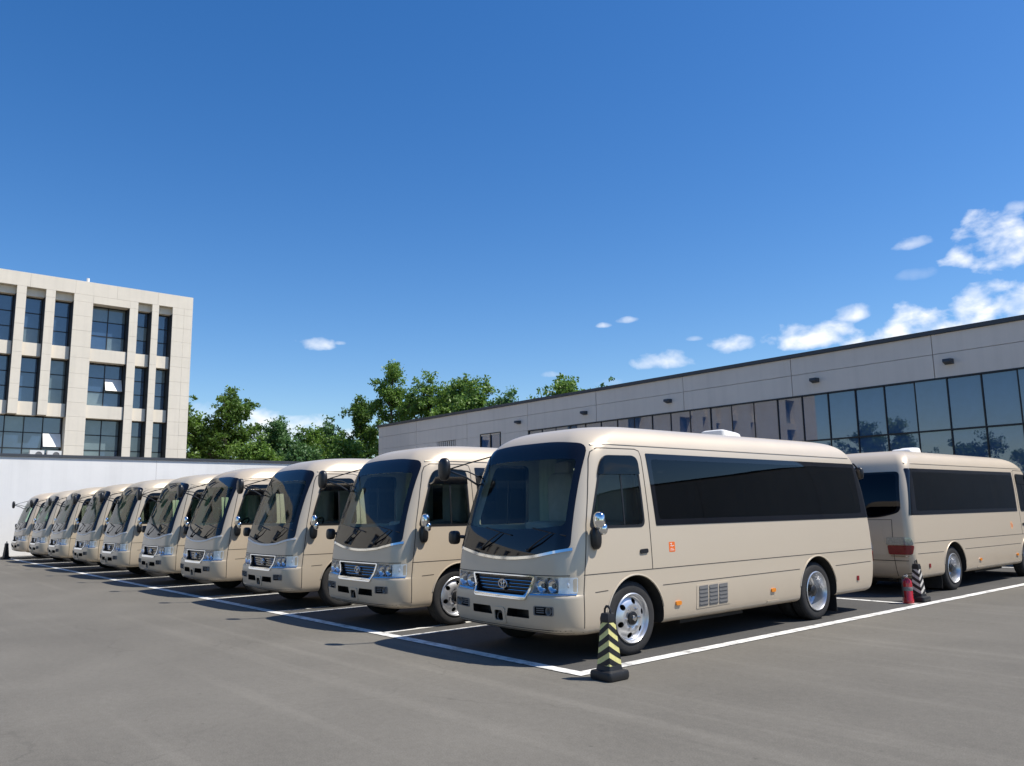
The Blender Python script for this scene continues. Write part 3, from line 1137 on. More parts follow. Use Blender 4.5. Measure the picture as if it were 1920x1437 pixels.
def pchip(xs, ys):
    n = len(xs)
    h = [xs[i + 1] - xs[i] for i in range(n - 1)]
    d = [(ys[i + 1] - ys[i]) / h[i] for i in range(n - 1)]
    m = [d[0]] + [0.0] * (n - 2) + [d[-1]]
    for i in range(1, n - 1):
        if d[i - 1] * d[i] > 0:
            w1, w2 = 2 * h[i] + h[i - 1], h[i] + 2 * h[i - 1]
            m[i] = (w1 + w2) / (w1 / d[i - 1] + w2 / d[i])

    def f(x):
        i = 0
        while i < n - 2 and x > xs[i + 1]:
            i += 1
        t = (x - xs[i]) / h[i]
        return ((2 * t ** 3 - 3 * t ** 2 + 1) * ys[i] + (t ** 3 - 2 * t ** 2 + t) * h[i] * m[i]
                + (-2 * t ** 3 + 3 * t ** 2) * ys[i + 1] + (t ** 3 - t ** 2) * h[i] * m[i + 1])
    return f


_s = [0.0]
for _i in range(1, len(LV)):
    _a, _b = LV[_i - 1], LV[_i]
    _s.append(_s[-1] + math.hypot(_b[0] - _a[0], _b[1] - _a[1], 0.4 * (_b[2] - _a[2])))
PF = [pchip(_s, [r[k] for r in LV]) for k in range(5)]
LEVELS = []
for _i in range(len(LV) - 1):
    _m = 4 if _s[_i + 1] - _s[_i] > 0.09 else 3
    for _k in range(_m):
        LEVELS.append([f(_s[_i] + (_s[_i + 1] - _s[_i]) * _k / _m) for f in PF])
LEVELS.append(list(LV[-1]))


def outline_ring(W, yf, yr, rf, rr=0.15, bf=0.10, br=0.05, nf=9, nc=15, ns=34):
    rf, rr = min(rf, W * 0.95), min(rr, W * 0.95)
    half = []
    for i in range(nf):
        x = (W - rf) * i / nf
        half.append((x, -yf + bf * (x / W) ** 2))
    for i in range(nc + 1):
        a = math.pi / 2 * i / nc
        x = W - rf + rf * math.sin(a)
        half.append((x, -yf + bf * (x / W) ** 2 + rf * (1 - math.cos(a))))
    ya, yb = half[-1][1], yr - br - rr
    for i in range(1, ns):
        half.append((W, ya + (yb - ya) * i / ns))
    for i in range(nc, -1, -1):
        a = math.pi / 2 * i / nc
        x = W - rr + rr * math.sin(a)
        half.append((x, yr - br * (x / W) ** 2 - rr * (1 - math.cos(a))))
    for i in range(nf - 1, 0, -1):
        x = (W - rr) * i / nf
        half.append((x, yr - br * (x / W) ** 2))
    rear = [(0.0, yr)]
    return half + rear + [(-x, y) for (x, y) in reversed(half[1:])]


def shell(levels, inset=0.0, z0=None, z1=None):
    vs_, fs_ = [], []
    rows = []
    for (z, W, yf, yr, rf) in levels:
        if z0 is not None and z < z0 - 1e-6 or z1 is not None and z > z1 + 1e-6:
            continue
        k = min(1.0, W / 0.5)
        rows.append([(x, y, z) for x, y in outline_ring(W - inset, yf - inset, yr - inset, rf - inset * 0.8, 0.15 * k, (0.065 - 0.020 * max(0.0, min(1.0, (z - 0.75) / 0.45))) * k, 0.05 * k)])
    n = len(rows[0])
    for r in rows:
        vs_ += r
    for i in range(len(rows) - 1):
        for k in range(n):
            k2 = (k + 1) % n
            fs_.append((i * n + k, i * n + k2, (i + 1) * n + k2, (i + 1) * n + k))
    return vs_, fs_, n, len(rows)


def capped(vs_, fs_, n, m):
    return vs_, fs_ + [tuple(range(n - 1, -1, -1)), tuple((m - 1) * n + k for k in range(n))]


def mirror2(o):
    return [(-a, b) for a, b in reversed(o)]


# outlines -----------------------------------------------------------
WS_OUT = rpoly([(-0.95, 1.195), (-0.47, 1.115), (0.0, 1.09), (0.47, 1.115), (0.95, 1.195), (0.862, 2.335), (0.42, 2.385), (-0.42, 2.385), (-0.862, 2.335)],
               [0.06, 0.3, 0.3, 0.3, 0.06, 0.13, 0.3, 0.3, 0.13], 5, 2)
WS_CLR = rpoly([(-0.868, 1.44), (-0.47, 1.40), (0.0, 1.39), (0.47, 1.40), (0.868, 1.44), (0.81, 2.16), (0.42, 2.18), (-0.42, 2.18), (-0.81, 2.16)],
               [0.05, 0.3, 0.3, 0.3, 0.05, 0.05, 0.3, 0.3, 0.05], 5, 2)
DOOR_WIN = rpoly([(-0.665, 1.40), (0.25, 1.395), (0.215, 2.215), (-0.395, 2.205)], [0.07, 0.09, 0.11, 0.13], 6, 3)
DOOR_GLASS = rpoly([(-0.628, 1.428), (0.222, 1.423), (0.19, 2.188), (-0.372, 2.178)], [0.06, 0.08, 0.10, 0.12], 6, 3)
SIDE_WIN = rpoly([(0.445, 1.405), (5.605, 1.405), (5.435, 2.235), (0.375, 2.245)], [0.015, 0.02, 0.02, 0.015], 3, 14)
SIDE_HOLE = rpoly([(0.50, 1.47), (5.36, 1.47), (5.30, 2.18), (0.45, 2.18)], 0.05, 4, 2)
REAR_WIN = rpoly([(-0.885, 1.46), (-0.5, 1.36), (0.5, 1.36), (0.885, 1.46), (0.835, 2.18), (-0.835, 2.18)], [0.12, 0.2, 0.2, 0.12, 0.08, 0.08], 5, 3)
HEAD = rpoly([(0.485, 0.708), (1.015, 0.728), (1.015, 0.905), (0.555, 0.893)], [0.02, 0.03, 0.02, 0.02], 4, 2)
GRILLE_OUT = rpoly([(-0.445, 0.645), (0.445, 0.645), (0.545, 0.898), (-0.545, 0.898)], 0.03, 4, 3)
GRILLE_IN = rpoly([(-0.425, 0.688), (0.425, 0.688), (0.515, 0.886), (-0.515, 0.886)], 0.02, 4, 3)
INTAKE = rpoly([(0.125, 0.455), (0.49, 0.455), (0.49, 0.545), (0.155, 0.545)], 0.012, 3, 1)
PLATE_HOLE = rpoly([(-0.075, 0.40), (0.075, 0.40), (0.07, 0.51), (-0.07, 0.51)], 0.025, 3, 1)
FOG = rpoly([(0.565, 0.495), (0.845, 0.505), (0.845, 0.60), (0.565, 0.595)], 0.02, 3, 1)


def dens(o, k):
    return [(a[0] + (b[0] - a[0]) * i / k, a[1] + (b[1] - a[1]) * i / k) for a, b in zip(o, o[1:] + o[:1]) for i in range(k)]


def lens_scale(o, k, ky=None):
    cx = sum(p[0] for p in o) / len(o)
    cz = sum(p[1] for p in o) / len(o)
    return [(cx + (a - cx) * k, cz + (b - cz) * (ky or k)) for a, b in o]


def make_bus():
    root = empty('minibus')
    v, f, n, m = shell(LEVELS)
    v, f = capped(v, f, n, m)
    S = Surface(v, f)
    body = mesh_obj('body', v, f, M_PAINT, root)
    iv, if_, n2, m2 = shell(LEVELS, 0.055, 0.96, 2.50)
    boolean(body, [(*capped(iv, if_, n2, m2), M_TRIM)])
    cut = [(*prism(lens_scale(WS_CLR, 1.012), 'F', -2.0, -0.05), M_BLACK)]
    for ax, a, b in (('L', 0.892, 1.6), ('R', -1.6, -0.892)):
        cut.append((*prism(DOOR_GLASS, ax, a, b), M_BLACK))
        cut.append((*prism(SIDE_HOLE, ax, a, b), M_BLACK))
    cut.append((*prism(lens_scale(REAR_WIN, 0.93), 'B', 5.25, 7.0), M_BLACK))
    for o in (HEAD, mirror2(HEAD)):
        cut.append((*prism(lens_scale(o, 0.975), 'F', -2.0, -0.968), M_SILVER))
    cut.append((*prism(lens_scale(GRILLE_IN, 1.01), 'F', -2.0, -0.955), M_BLACK))
    for o in (INTAKE, mirror2(INTAKE), PLATE_HOLE, lens_scale(FOG, 0.93), mirror2(lens_scale(FOG, 0.93))):
        cut.append((*prism(o, 'F', -2.0, -0.955 if o is not PLATE_HOLE else -1.0), M_BLACK))
    for (yc, rr) in ((0.03, 0.475), (3.935, 0.495)):
        arc = [(yc + rr * math.cos(t * math.pi / 28), 0.392 + rr * math.sin(t * math.pi / 28)) for t in range(29)]
        arc = [(yc + rr * 1.06, 0.0)] + arc + [(yc - rr * 1.06, 0.0)]
        cut.append((*prism(arc, 'L', 0.48, 1.6), M_UNDER))
        cut.append((*prism(arc, 'L', -1.6, -0.48), M_UNDER))
    boolean(body, cut)
    surface_normals(body, S)

    def P(name, vf, mat, parent=root, smooth=40):
        o_ = mesh_obj(name, vf[0], vf[1], mat, parent, smooth)
        surface_normals(o_, S, 0.03)
        return o_

    # windscreen: clear middle inside a black printed border
    P('windscreen_border', S.ring(dens(WS_OUT, 3), dens(WS_CLR, 3), 'F', 14, 0.005, 0.003), M_GLOSSBLACK)
    P('windscreen', S.patch(WS_CLR, 'F', 0.05, 0.0035, 0.003), M_WSCREEN)
    tr = MB().add(*S.strip([(-0.965, 1.19), (-0.91, 1.178), (-0.47, 1.098), (-0.2, 1.076), (0, 1.071), (0.2, 1.076), (0.47, 1.098), (0.91, 1.178), (0.965, 1.19)],
                           0.030, 'F', 0.05, 0.012, 0.003))
    tr.build('chrome_strip', M_CHROME, root, 40)
    # wipers
    for sx in (-0.42, 0.40):
        a = S.cast('F', sx, 1.17)[0] + Vector((0, -0.02, 0))
        b = S.cast('F', sx + 0.32, 1.36)[0] + Vector((0, -0.035, 0))
        e = S.cast('F', sx + 0.50, 1.33)[0] + Vector((0, -0.018, 0))
        e0 = S.cast('F', sx + 0.02, 1.41)[0] + Vector((0, -0.018, 0))
        w = MB().tube([a, a.lerp(b, 0.5) + Vector((0, -0.02, 0)), b], [0.012, 0.009, 0.006], 6).tube([e0, e0.lerp(e, 0.5) + Vector((0, -0.012, 0)), e], 0.008, 6)
        w.ellipsoid(a, (0.022, 0.022, 0.022), 8, 6)
        w.build('wiper', M_BLACK, root, 50)

    # side glass: cab windows and the long dark panel on both flanks
    for ax, sg in (('L', 1), ('R', -1)):
        P('cab_window_seal', S.ring(DOOR_WIN, DOOR_GLASS, ax, 1, 0.004, 0.003), M_BLACK)
        P('cab_window', S.patch(DOOR_GLASS, ax, 0.14, 0.001, 0.002), M_DOORGL if sg > 0 else M_CLEAR)
        P('window_divider', S.strip([(-0.10, 1.43), (-0.10, 2.0)], 0.022, ax, 0.1, 0.005, 0.004), M_BLACK)
        vis = rpoly([(-0.475, 1.985), (0.215, 1.995), (0.205, 2.205), (-0.392, 2.196)], [0.01, 0.01, 0.1, 0.12], 5, 2)
        P('rain_visor', S.patch(vis, ax, 0.10, 0.022, -0.006), M_TINT)
        P('side_window', S.patch(SIDE_WIN, ax, 0.055, 0.0035, 0.003), M_TINT if sg > 0 else M_CLEAR)
        P('side_window_border', S.ring(SIDE_WIN, rpoly([(0.505, 1.475), (5.355, 1.475), (5.295, 2.175), (0.455, 2.175)], [0.05] * 4, 3, 14), ax, 10, 0.0052, -0.0036), M_GLOSSBLACK)
    P('rear_window', S.patch(REAR_WIN, 'B', 0.035, 0.0055, 0.003), M_TINT)

    # panel gaps
    g = MB()
    for ax in ('L', 'R'):
        g.add(*S.strip([(-0.78, 0.918), (5.58, 0.925)], 0.008, ax))
        for a, b in ((-0.62, -0.42), (0.50, 3.45), (4.43, 5.5)):
            g.add(*S.strip([(a, 0.728), (b, 0.735)], 0.008, ax))
        g.add(*S.strip([(-0.785, 0.33), (-0.79, 0.70), (-0.765, 0.95), (-0.70, 1.45), (-0.60, 1.9), (-0.53, 2.16), (-0.49, 2.24), (-0.41, 2.285), (0.20, 2.29), (0.27, 2.27), (0.292, 2.2), (0.325, 1.5), (0.33, 0.92)], 0.010, ax, 0.05))
    g.add(*S.strip([(-0.965, 0.916), (-0.6, 0.908), (0.6, 0.908), (0.965, 0.916)], 0.009, 'F'))
    g.add(*S.strip([(-0.98, 0.722), (-0.5, 0.706)], 0.012, 'F'))
    g.add(*S.strip([(0.5, 0.706), (0.98, 0.722)], 0.012, 'F'))
    g.add(*S.strip([(-0.97, 0.345), (-0.5, 0.335), (0.5, 0.335), (0.97, 0.345)], 0.03, 'F'))
    for sx in (-1, 1):
        g.add(*S.strip([(sx * 0.72, 0.35), (sx * 0.72, 1.33)], 0.009, 'B'))
    g.add(*S.strip([(-0.72, 1.33), (0.72, 1.33)], 0.009, 'B'))
    g.add(*S.strip([(-0.95, 0.62), (0.95, 0.62)], 0.012, 'B'))
    g.build('panel_gap', M_SEAM, root)
    gut = MB()
    for ax in ('L', 'R'):
        gut.add(*S.strip([(-0.45, 2.325), (-0.3, 2.34), (5.38, 2.33)], 0.016, ax, 0.15, 0.010, 0.003))
    gut.build('drip_rail', M_PAINT, root, 40)

    # doors' handles
    for ax, x in (('L', 1), ('R', -1)):
        h = P('door_handle', S.patch(rpoly([(0.125, 1.098), (0.262, 1.103), (0.262, 1.152), (0.125, 1.147)], 0.022, 4, 1), ax, 0.05, 0.012, 0.002), M_BLACK)

    # head lamps
    for o in (HEAD, mirror2(HEAD)):
        sg = 1 if o is HEAD else -1
        lamp = P('headlight', S.patch(o, 'F', 0.045, 0.006, 0.002), M_LENS)
        P('lamp_housing', S.patch(rpoly([(sg * 0.865, 0.731), (sg * 1.012, 0.736), (sg * 1.012, 0.898), (sg * 0.865, 0.894)], 0.01, 3, 1), 'F', 0.03, 0.0012, 0.002), M_SILVER, lamp)
        rb = MB()
        for (cx, cz, rr, dep) in ((0.625, 0.80, 0.074, -1.012), (0.785, 0.805, 0.074, -1.002)):
            rb.lathe([(rr, 0.0), (rr * 0.98, 0.004), (rr * 0.82, 0.022), (rr * 0.45, 0.034), (0.001, 0.036)], 24, 'y', (sg * cx, dep, cz))
        rb.build('reflector_bowl', M_CHROME, lamp, 45)
        bz = MB().box(min(sg * 0.70, sg * 0.716), max(sg * 0.70, sg * 0.716), -1.0, -0.966, 0.728, 0.885)
        bz.tube([(sg * 0.53, -0.99, 0.735), (sg * 0.70, -0.985, 0.735), (sg * 0.84, -0.975, 0.742)], 0.008, 6)
        bz.tube([(sg * 0.625, -1.0, 0.80), (sg * 0.625, -0.975, 0.80)], 0.026, 10).tube([(sg * 0.785, -0.99, 0.805), (sg * 0.785, -0.97, 0.805)], 0.028, 10)
        bz.build('lamp_bezel', M_GREYPL, lamp, 45)
        MB().ellipsoid((sg * 0.54, -0.995, 0.80), (0.022, 0.02, 0.03), 12, 8).build('position_lamp', M_WHITE, lamp, 60)
        MB().ellipsoid((sg * 0.93, -0.925, 0.815), (0.032, 0.02, 0.05), 12, 8).build('indicator_lamp', M_AMBER if False else M_SILVER, lamp, 60)
        P('lamp_chrome_edge', S.strip([(sg * 0.50, 0.702), (sg * 1.01, 0.722)], 0.016, 'F', 0.05, 0.010, 0.002), M_CHROME, lamp)
    # grille
    gr = P('grille', S.ring(GRILLE_OUT, GRILLE_IN, 'F', 1, 0.016, 0.004), M_CHROME)
    for i, z in enumerate((0.716, 0.752, 0.788, 0.824, 0.858)):
        w = 0.425 + (z - 0.70) / 0.18 * 0.075
        sl = MB()
        for (y0, zz0, zz1, dy) in ((0.0, -0.011, 0.013, 0.03),):
            pts = [(-w + 2 * w * k / 16, 0) for k in range(17)]
            vs_, fs_ = [], []
            for (x, _) in pts:
                yc = -1.018 + 0.065 * (x / 1.0) ** 2
                vs_ += [(x, yc, z + zz0), (x, yc, z + zz1), (x, yc + dy, z + zz1 + 0.010), (x, yc + dy, z + zz0)]
            for k in range(16):
                b = k * 4
                for q in range(4):
                    fs_.append((b + q, b + (q + 1) % 4, b + 4 + (q + 1) % 4, b + 4 + q))
            fs_ += [(3, 2, 1, 0), (64, 65, 66, 67)]
            sl.add(vs_, fs_)
        s = sl.build('grille_slat', M_BLACK, gr, 40)
        MB().tube([(x, -1.020 + 0.065 * x * x, z + 0.013) for x in [(-w + 2 * w * k / 16) for k in range(17)]], 0.0045, 5).build('slat_chrome_edge', M_CHROME, gr, 60)
    # badge: three crossing chrome ovals
    bd = MB()
    for (rx, rz, cz) in ((0.072, 0.048, 0.795), (0.046, 0.020, 0.815), (0.020, 0.046, 0.795)):
        bd.tube([(rx * math.cos(t), -1.040, cz + rz * math.sin(t)) for t in [2 * math.pi * k / 28 for k in range(29)]], 0.0075, 6, False)
    bd.build('badge', M_CHROME, gr, 60)
    # lower bumper details
    MB().lathe([(0.045, 0), (0.052, -0.012), (0.060, 0), (0.052, 0.012)], 20, 'y', (0, -1.075, 0.435), True).build('tow_hook', M_GREYPL, root, 60)
    P('tow_bracket', S.ring(rpoly([(-0.118, 0.375), (0.118, 0.375), (0.10, 0.545), (-0.10, 0.545)], 0.03, 3, 1), PLATE_HOLE, 'F', 1, 0.012, 0.002), M_PAINT)
    for o in (FOG, mirror2(FOG)):
        sg = 1 if o is FOG else -1
        fl = P('fog_lamp', S.ring(o, lens_scale(o, 0.90, 0.86), 'F', 1, 0.008, 0.004), M_GREYPL)
        c = S.cast('F', sg * 0.775, 0.552)[0]
        MB().lathe([(0.046, -0.004), (0.043, -0.014), (0.036, -0.012), (0.02, 0.024), (0.001, 0.03)], 22, 'y', (c.x, c.y + 0.012, c.z)).build('fog_reflector', M_GREYPL, fl, 45)
        for dz in (-0.022, 0.0, 0.022):
            a = S.cast('F', sg * 0.60, 0.55 + dz)[0]
            b = S.cast('F', sg * 0.71, 0.552 + dz)[0]
            MB().tube([a + Vector((0, 0.006, 0)), b + Vector((0, 0.006, 0))], 0.006, 6).build('fog_bar', M_GREYPL, fl, 60)

    # flank: intake louvre, reflectors
    vent_o = rpoly([(1.105, 0.405), (1.80, 0.415), (1.80, 0.695), (1.125, 0.685)], 0.02, 3, 2)
    vent = P('air_intake', S.patch(vent_o, 'L', 0.12, 0.005, 0.003), M_PAINT)
    for k in range(3):
        y = 1.155 + k * 0.20
        P('intake_panel', S.patch(rpoly([(y, 0.43), (y + 0.175, 0.433), (y + 0.185, 0.672), (y + 0.01, 0.668)], 0.01, 3, 1), 'L', 0.09, 0.009, -0.001), M_GREYPL, vent)
        for q in range(5):
            z = 0.455 + q * 0.045
            P('intake_fin', S.strip([(y + 0.012, z), (y + 0.172, z + 0.003)], 0.014, 'L', 0.1, 0.015, -0.004), M_GREYPL, vent)
    for ax in ('L', 'R'):
        for y in (0.76, 2.756):
            P('side_marker', S.patch(rpoly([(y - 0.05, 0.482), (y + 0.05, 0.482), (y + 0.05, 0.528), (y - 0.05, 0.528)], 0.02, 4, 1), ax, 0.05, 0.018, 0.002), M_AMBER)
        P('rear_side_marker', S.patch(rpoly([(5.03, 0.475), (5.09, 0.475), (5.09, 0.545), (5.03, 0.545)], 0.01, 3, 1), ax, 0.05, 0.012, 0.002), M_REDLENS)
        fuel = S.strip([(2.62, 0.36), (2.9, 0.36)], 0.03, ax, 0.1, 0.006, 0.002)
        P('jacking_plate', fuel, M_PAINT)
        # wheel-arch lips
        for (yc, rr) in ((0.03, 0.475), (3.935, 0.495)):
            pts = []
            for t in range(2, 27):
                a = t * math.pi / 28
                p, nn = S.cast(ax, yc + (rr + 0.008) * math.cos(a), 0.392 + (rr + 0.008) * math.sin(a))
                pts.append(p)
            MB().tube(pts, 0.011, 6).build('arch_lip', M_PAINT, root, 60)

    # wheels
    def wheel(y, side, rear):
        sg = side
        name = 'wheel'
        tyre_prof = [(0.262, -0.095), (0.30, -0.104), (0.345, -0.106), (0.382, -0.097), (0.398, -0.078), (0.402, -0.03), (0.402, 0.03), (0.398, 0.078),
                     (0.382, 0.097), (0.345, 0.106), (0.30, 0.104), (0.262, 0.095)]
        xo = 0.888
        w = MB()
        w.lathe([(r, sg * h) for r, h in tyre_prof], 56, 'x', (sg * xo, y, 0.402))
        for q in (-0.052, -0.018, 0.018, 0.052):
            w.lathe([(0.4045, q - 0.012), (0.4075, q - 0.009), (0.4075, q + 0.009), (0.4045, q + 0.012)], 56, 'x', (sg * xo, y, 0.402))
        if rear:
            w.lathe([(r, sg * h) for r, h in tyre_prof], 48, 'x', (sg * (xo - 0.24), y, 0.402))
        t = w.build('wheel', M_RUBBER, root, 45)
        if not rear:
            prof = [(0.268, 0.098), (0.274, 0.112), (0.262, 0.120), (0.250, 0.108), (0.240, 0.078), (0.228, 0.070), (0.20, 0.088), (0.16, 0.108), (0.125, 0.114),
                    (0.100, 0.104), (0.086, 0.100), (0.001, 0.100), (0.001, 0.085), (0.12, 0.090), (0.2, 0.066), (0.23, 0.050), (0.262, 0.085)]
            hr, hx = 0.185, 0.1
        else:
            prof = [(0.268, 0.098), (0.274, 0.112), (0.262, 0.118), (0.250, 0.100), (0.236, 0.03), (0.222, -0.045), (0.205, -0.062), (0.15, -0.070),
                    (0.12, -0.060), (0.100, -0.045), (0.001, -0.045), (0.001, -0.075), (0.15, -0.090), (0.21, -0.080), (0.24, -0.05), (0.26, 0.07)]
            hr, hx = 0.172, -0.066
        rim = MB().lathe([(r, sg * h) for r, h in prof], 56, 'x', (sg * xo, y, 0.402), True).build('rim', M_WHEEL, t)
        fix_winding(rim.data)
        cut = []
        for k in range(6 if not rear else 8):
            a = 2 * math.pi * (k + 0.3) / (6 if not rear else 8)
            c = (sg * (xo + hx), y + hr * math.cos(a), 0.402 + hr * math.sin(a))
            b = MB().lathe([(0.032 if not rear else 0.025, -0.08), (0.032 if not rear else 0.025, 0.08)], 16, 'x', c)
            cut.append((b.v, b.f + [tuple(range(16)), tuple(range(31, 15, -1))], M_UNDER))
        boolean(rim, cut)
        rim.data.polygons.foreach_set('use_smooth', [True] * len(rim.data.polygons))
        rim.data.set_sharp_from_angle(angle=R(32))
        # hub, nuts and the drum behind
        hb = MB()
        if not rear:
            hb.lathe([(0.078, 0.098), (0.072, 0.125), (0.05, 0.135), (0.045, 0.15), (0.001, 0.153)], 26, 'x', (0, 0, 0)) if False else None
            hb.lathe([(0.076, sg * 0.098), (0.070, sg * 0.124), (0.046, sg * 0.130), (0.001, sg * 0.130)], 26, 'x', (sg * xo, y, 0.402))
        else:
            hb.lathe([(0.085, sg * -0.05), (0.080, sg * 0.06), (0.062, sg * 0.075), (0.001, sg * 0.078)], 26, 'x', (sg * xo, y, 0.402))
        hb.build('hub', M_BLACK, t, 40)
        nt_ = MB()
        for k in range(6):
            a = 2 * math.pi * k / 6
            nx = 0.104 if not rear else -0.055
            cxx = sg * (xo + nx)
            nt_.tube([(cxx, y + 0.112 * math.cos(a), 0.402 + 0.112 * math.sin(a)), (cxx + sg * 0.028, y + 0.112 * math.cos(a), 0.402 + 0.112 * math.sin(a))], 0.013, 6)
        if not rear:
            nt_.lathe([(0.03, sg * 0.130), (0.027, sg * 0.148), (0.001, sg * 0.151)], 16, 'x', (sg * xo, y, 0.402))
        nt_.build('wheel_nut', M_CHROME, t, 40)
        MB().lathe([(0.001, sg * 0.0), (0.255, sg * 0.0), (0.255, sg * -0.08), (0.001, sg * -0.08)] if not rear else
                   [(0.001, sg * -0.1), (0.255, sg * -0.1), (0.255, sg * -0.16), (0.001, sg * -0.16)], 30, 'x', (sg * xo, y, 0.402)).build('brake_drum', M_UNDER, t, 40)

    for sg in (1, -1):
        wheel(0.0, sg, False)
        wheel(3.935, sg, True)
        MB().box(min(sg * 0.55, sg * 0.985), max(sg * 0.55, sg * 0.985), 4.475, 4.487, 0.07, 0.46).build('mud_flap', M_CONE, root)

    # chassis
    ch = MB()
    for sx in (-0.42, 0.42):
        ch.box(sx - 0.04, sx + 0.04, -0.85, 5.4, 0.305, 0.45)
    for y in (0.0, 3.935):
        ch.tube([(-0.8, y, 0.40), (0.8, y, 0.40)], 0.055, 10)
    ch.ellipsoid((0, 3.935, 0.38), (0.2, 0.17, 0.17), 14, 8)
    ch.tube([(0, 0.8, 0.42), (0, 3.8, 0.39)], 0.045, 8)
    ch.box(-0.35, 0.35, -0.6, 0.75, 0.24, 0.5)
    ch.box(0.45, 0.86, 1.0, 2.3, 0.235, 0.42)
    ch.box(-0.86, -0.45, 1.2, 2.6, 0.235, 0.42)
    ch.tube([(-0.3, 0.7, 0.3), (-0.3, 3.3, 0.28), (-0.55, 4.6, 0.30), (-0.55, 5.55, 0.30)], 0.04, 8)
    ch.box(-0.6, 0.6, 4.75, 5.35, 0.22, 0.33)
    ch.build('chassis', M_UNDER, root)

    # mirrors: high stalk on the kerb side, twin chromed heads on the driver's door
    mr = MB().tube([(-0.76, -0.56, 2.285), (-0.92, -0.82, 2.20), (-1.08, -1.00, 2.13)], 0.009, 7)
    mr.tube([(-0.94, -0.60, 1.90), (-1.0, -0.80, 2.03), (-1.09, -1.00, 2.11)], 0.013, 7)
    mr.tube([(-0.94, -0.60, 2.02), (-0.98, -0.78, 2.10), (-1.085, -0.99, 2.135)], 0.009, 7)
    mr.box(-0.985, -0.925, -0.63, -0.56, 1.86, 2.05)
    mr = mr.build('stalk_mirror', M_BLACK, root, 50)
    MB().ellipsoid((-1.13, -1.04, 2.13), (0.10, 0.055, 0.145), 18, 12, 0.75).build('mirror_head', M_BLACK, mr, 60)
    ml = MB().tube([(-0.99, -0.70, 1.28), (-1.12, -0.84, 1.29)], 0.022, 8)
    ml = ml.build('kerb_mirror', M_BLACK, root, 50)
    MB().ellipsoid((-1.15, -0.87, 1.28), (0.075, 0.06, 0.085), 14, 10, 0.6).build('mirror_head', M_BLACK, ml, 60)
    md = MB().ellipsoid((1.055, -0.60, 1.30), (0.05, 0.065, 0.125), 16, 10, 0.75)
    md.tube([(1.06, -0.60, 1.38), (1.10, -0.625, 1.44), (1.15, -0.64, 1.47)], 0.024, 8)
    md = md.build('door_mirror', M_BLACK, root, 50)
    MB().ellipsoid((1.155, -0.645, 1.485), (0.07, 0.045, 0.092), 18, 12, 0.75).build('mirror_head', M_CHROME, md, 60)
    MB().ellipsoid((1.185, -0.62, 1.395), (0.05, 0.04, 0.062), 18, 12, 0.8).build('convex_mirror', M_CHROME, md, 60)
    # small mirror at the tail, looking down behind the bus
    tm = MB().tube([(0.80, 5.42, 2.26), (0.84, 5.60, 2.25), (0.86, 5.68, 2.18)], 0.014, 7).tube([(0.80, 5.47, 2.12), (0.85, 5.63, 2.14), (0.86, 5.68, 2.12)], 0.010, 7)
    tm = tm.build('tail_mirror', M_BLACK, root, 50)
    MB().ellipsoid((0.86, 5.70, 2.10), (0.085, 0.045, 0.10), 14, 10, 0.7).build('mirror_head', M_BLACK, tm, 60)

    # roof hatch
    hx, hy = -0.02, 3.28
    hv = S.cast('T', hx, hy)[0].z
    o = rpoly([(hx - 0.22, hy - 0.25), (hx + 0.22, hy - 0.25), (hx + 0.22, hy + 0.25), (hx - 0.22, hy + 0.25)], 0.08, 5, 1)
    nn = len(o)
    rows = [(1.0, -0.01), (0.985, 0.03), (0.93, 0.06), (0.80, 0.078), (0.5, 0.085)]
    vs_ = [(hx + (a - hx) * k, hy + (b - hy) * k, hv + z + (0.02 * (1 - (b - hy) / 0.25) if z > 0.05 else 0)) for k, z in rows for a, b in o]
    fs_ = [(i * nn + k, i * nn + (k + 1) % nn, (i + 1) * nn + (k + 1) % nn, (i + 1) * nn + k) for i in range(4) for k in range(nn)] + [tuple(4 * nn + k for k in range(nn))]
    mesh_obj('roof_hatch', vs_, fs_, M_WHITE, root, 45)

    # tail
    for sg in (1, -1):
        red = [(sg * 0.635, 0.725), (sg * 1.005, 0.725), (sg * 1.028, 0.885), (sg * 0.62, 0.885)]
        clr = [(sg * 0.60, 0.892), (sg * 1.025, 0.892), (sg * 1.0, 1.02), (sg * 0.61, 1.02)]
        tl = P('tail_lamp', S.patch(rpoly(red, 0.03, 4, 2), 'B', 0.05, 0.014, 0.002), M_REDLENS)
        P('reverse_lamp', S.patch(rpoly(clr, 0.025, 4, 2), 'B', 0.05, 0.012, 0.002), M_CLEARLAMP, tl)
        P('lamp_chrome_edge', S.strip([(sg * 0.66, 0.702), (sg * 0.985, 0.702)], 0.012, 'B', 0.05, 0.016, 0.002), M_CHROME, tl)
    P('plate_recess', S.patch(rpoly([(-0.55, 1.05), (0.48, 1.05), (0.48, 1.27), (-0.55, 1.27)], 0.02, 3, 1), 'B', 0.1, 0.003, 0.002), M_PAINT)
    P('tail_strip', S.patch(rpoly([(-0.57, 0.93), (0.57, 0.93), (0.57, 1.02), (-0.57, 1.02)], 0.01, 3, 1), 'B', 0.1, 0.008, 0.002), M_PAINT)

    # cabin
    db = MB()
    prof = [(-0.86, 0.97), (-0.86, 1.17), (-0.80, 1.25), (-0.62, 1.30), (-0.45, 1.27), (-0.38, 1.15), (-0.40, 0.97)]
    k = len(prof)
    db.add([(-0.80, y, z) for y, z in prof] + [(0.80, y, z) for y, z in prof],
           [tuple(range(k)), tuple(range(2 * k - 1, k - 1, -1))] + [((i + 1) % k, i, i + k, (i + 1) % k + k) for i in range(k)])
    db.ellipsoid((0.42, -0.52, 1.31), (0.26, 0.13, 0.08), 16, 8)
    db.build('dashboard', M_DASH, root, 40)
    stw = MB()
    ring = []
    c = Vector((0.42, -0.27, 1.36))
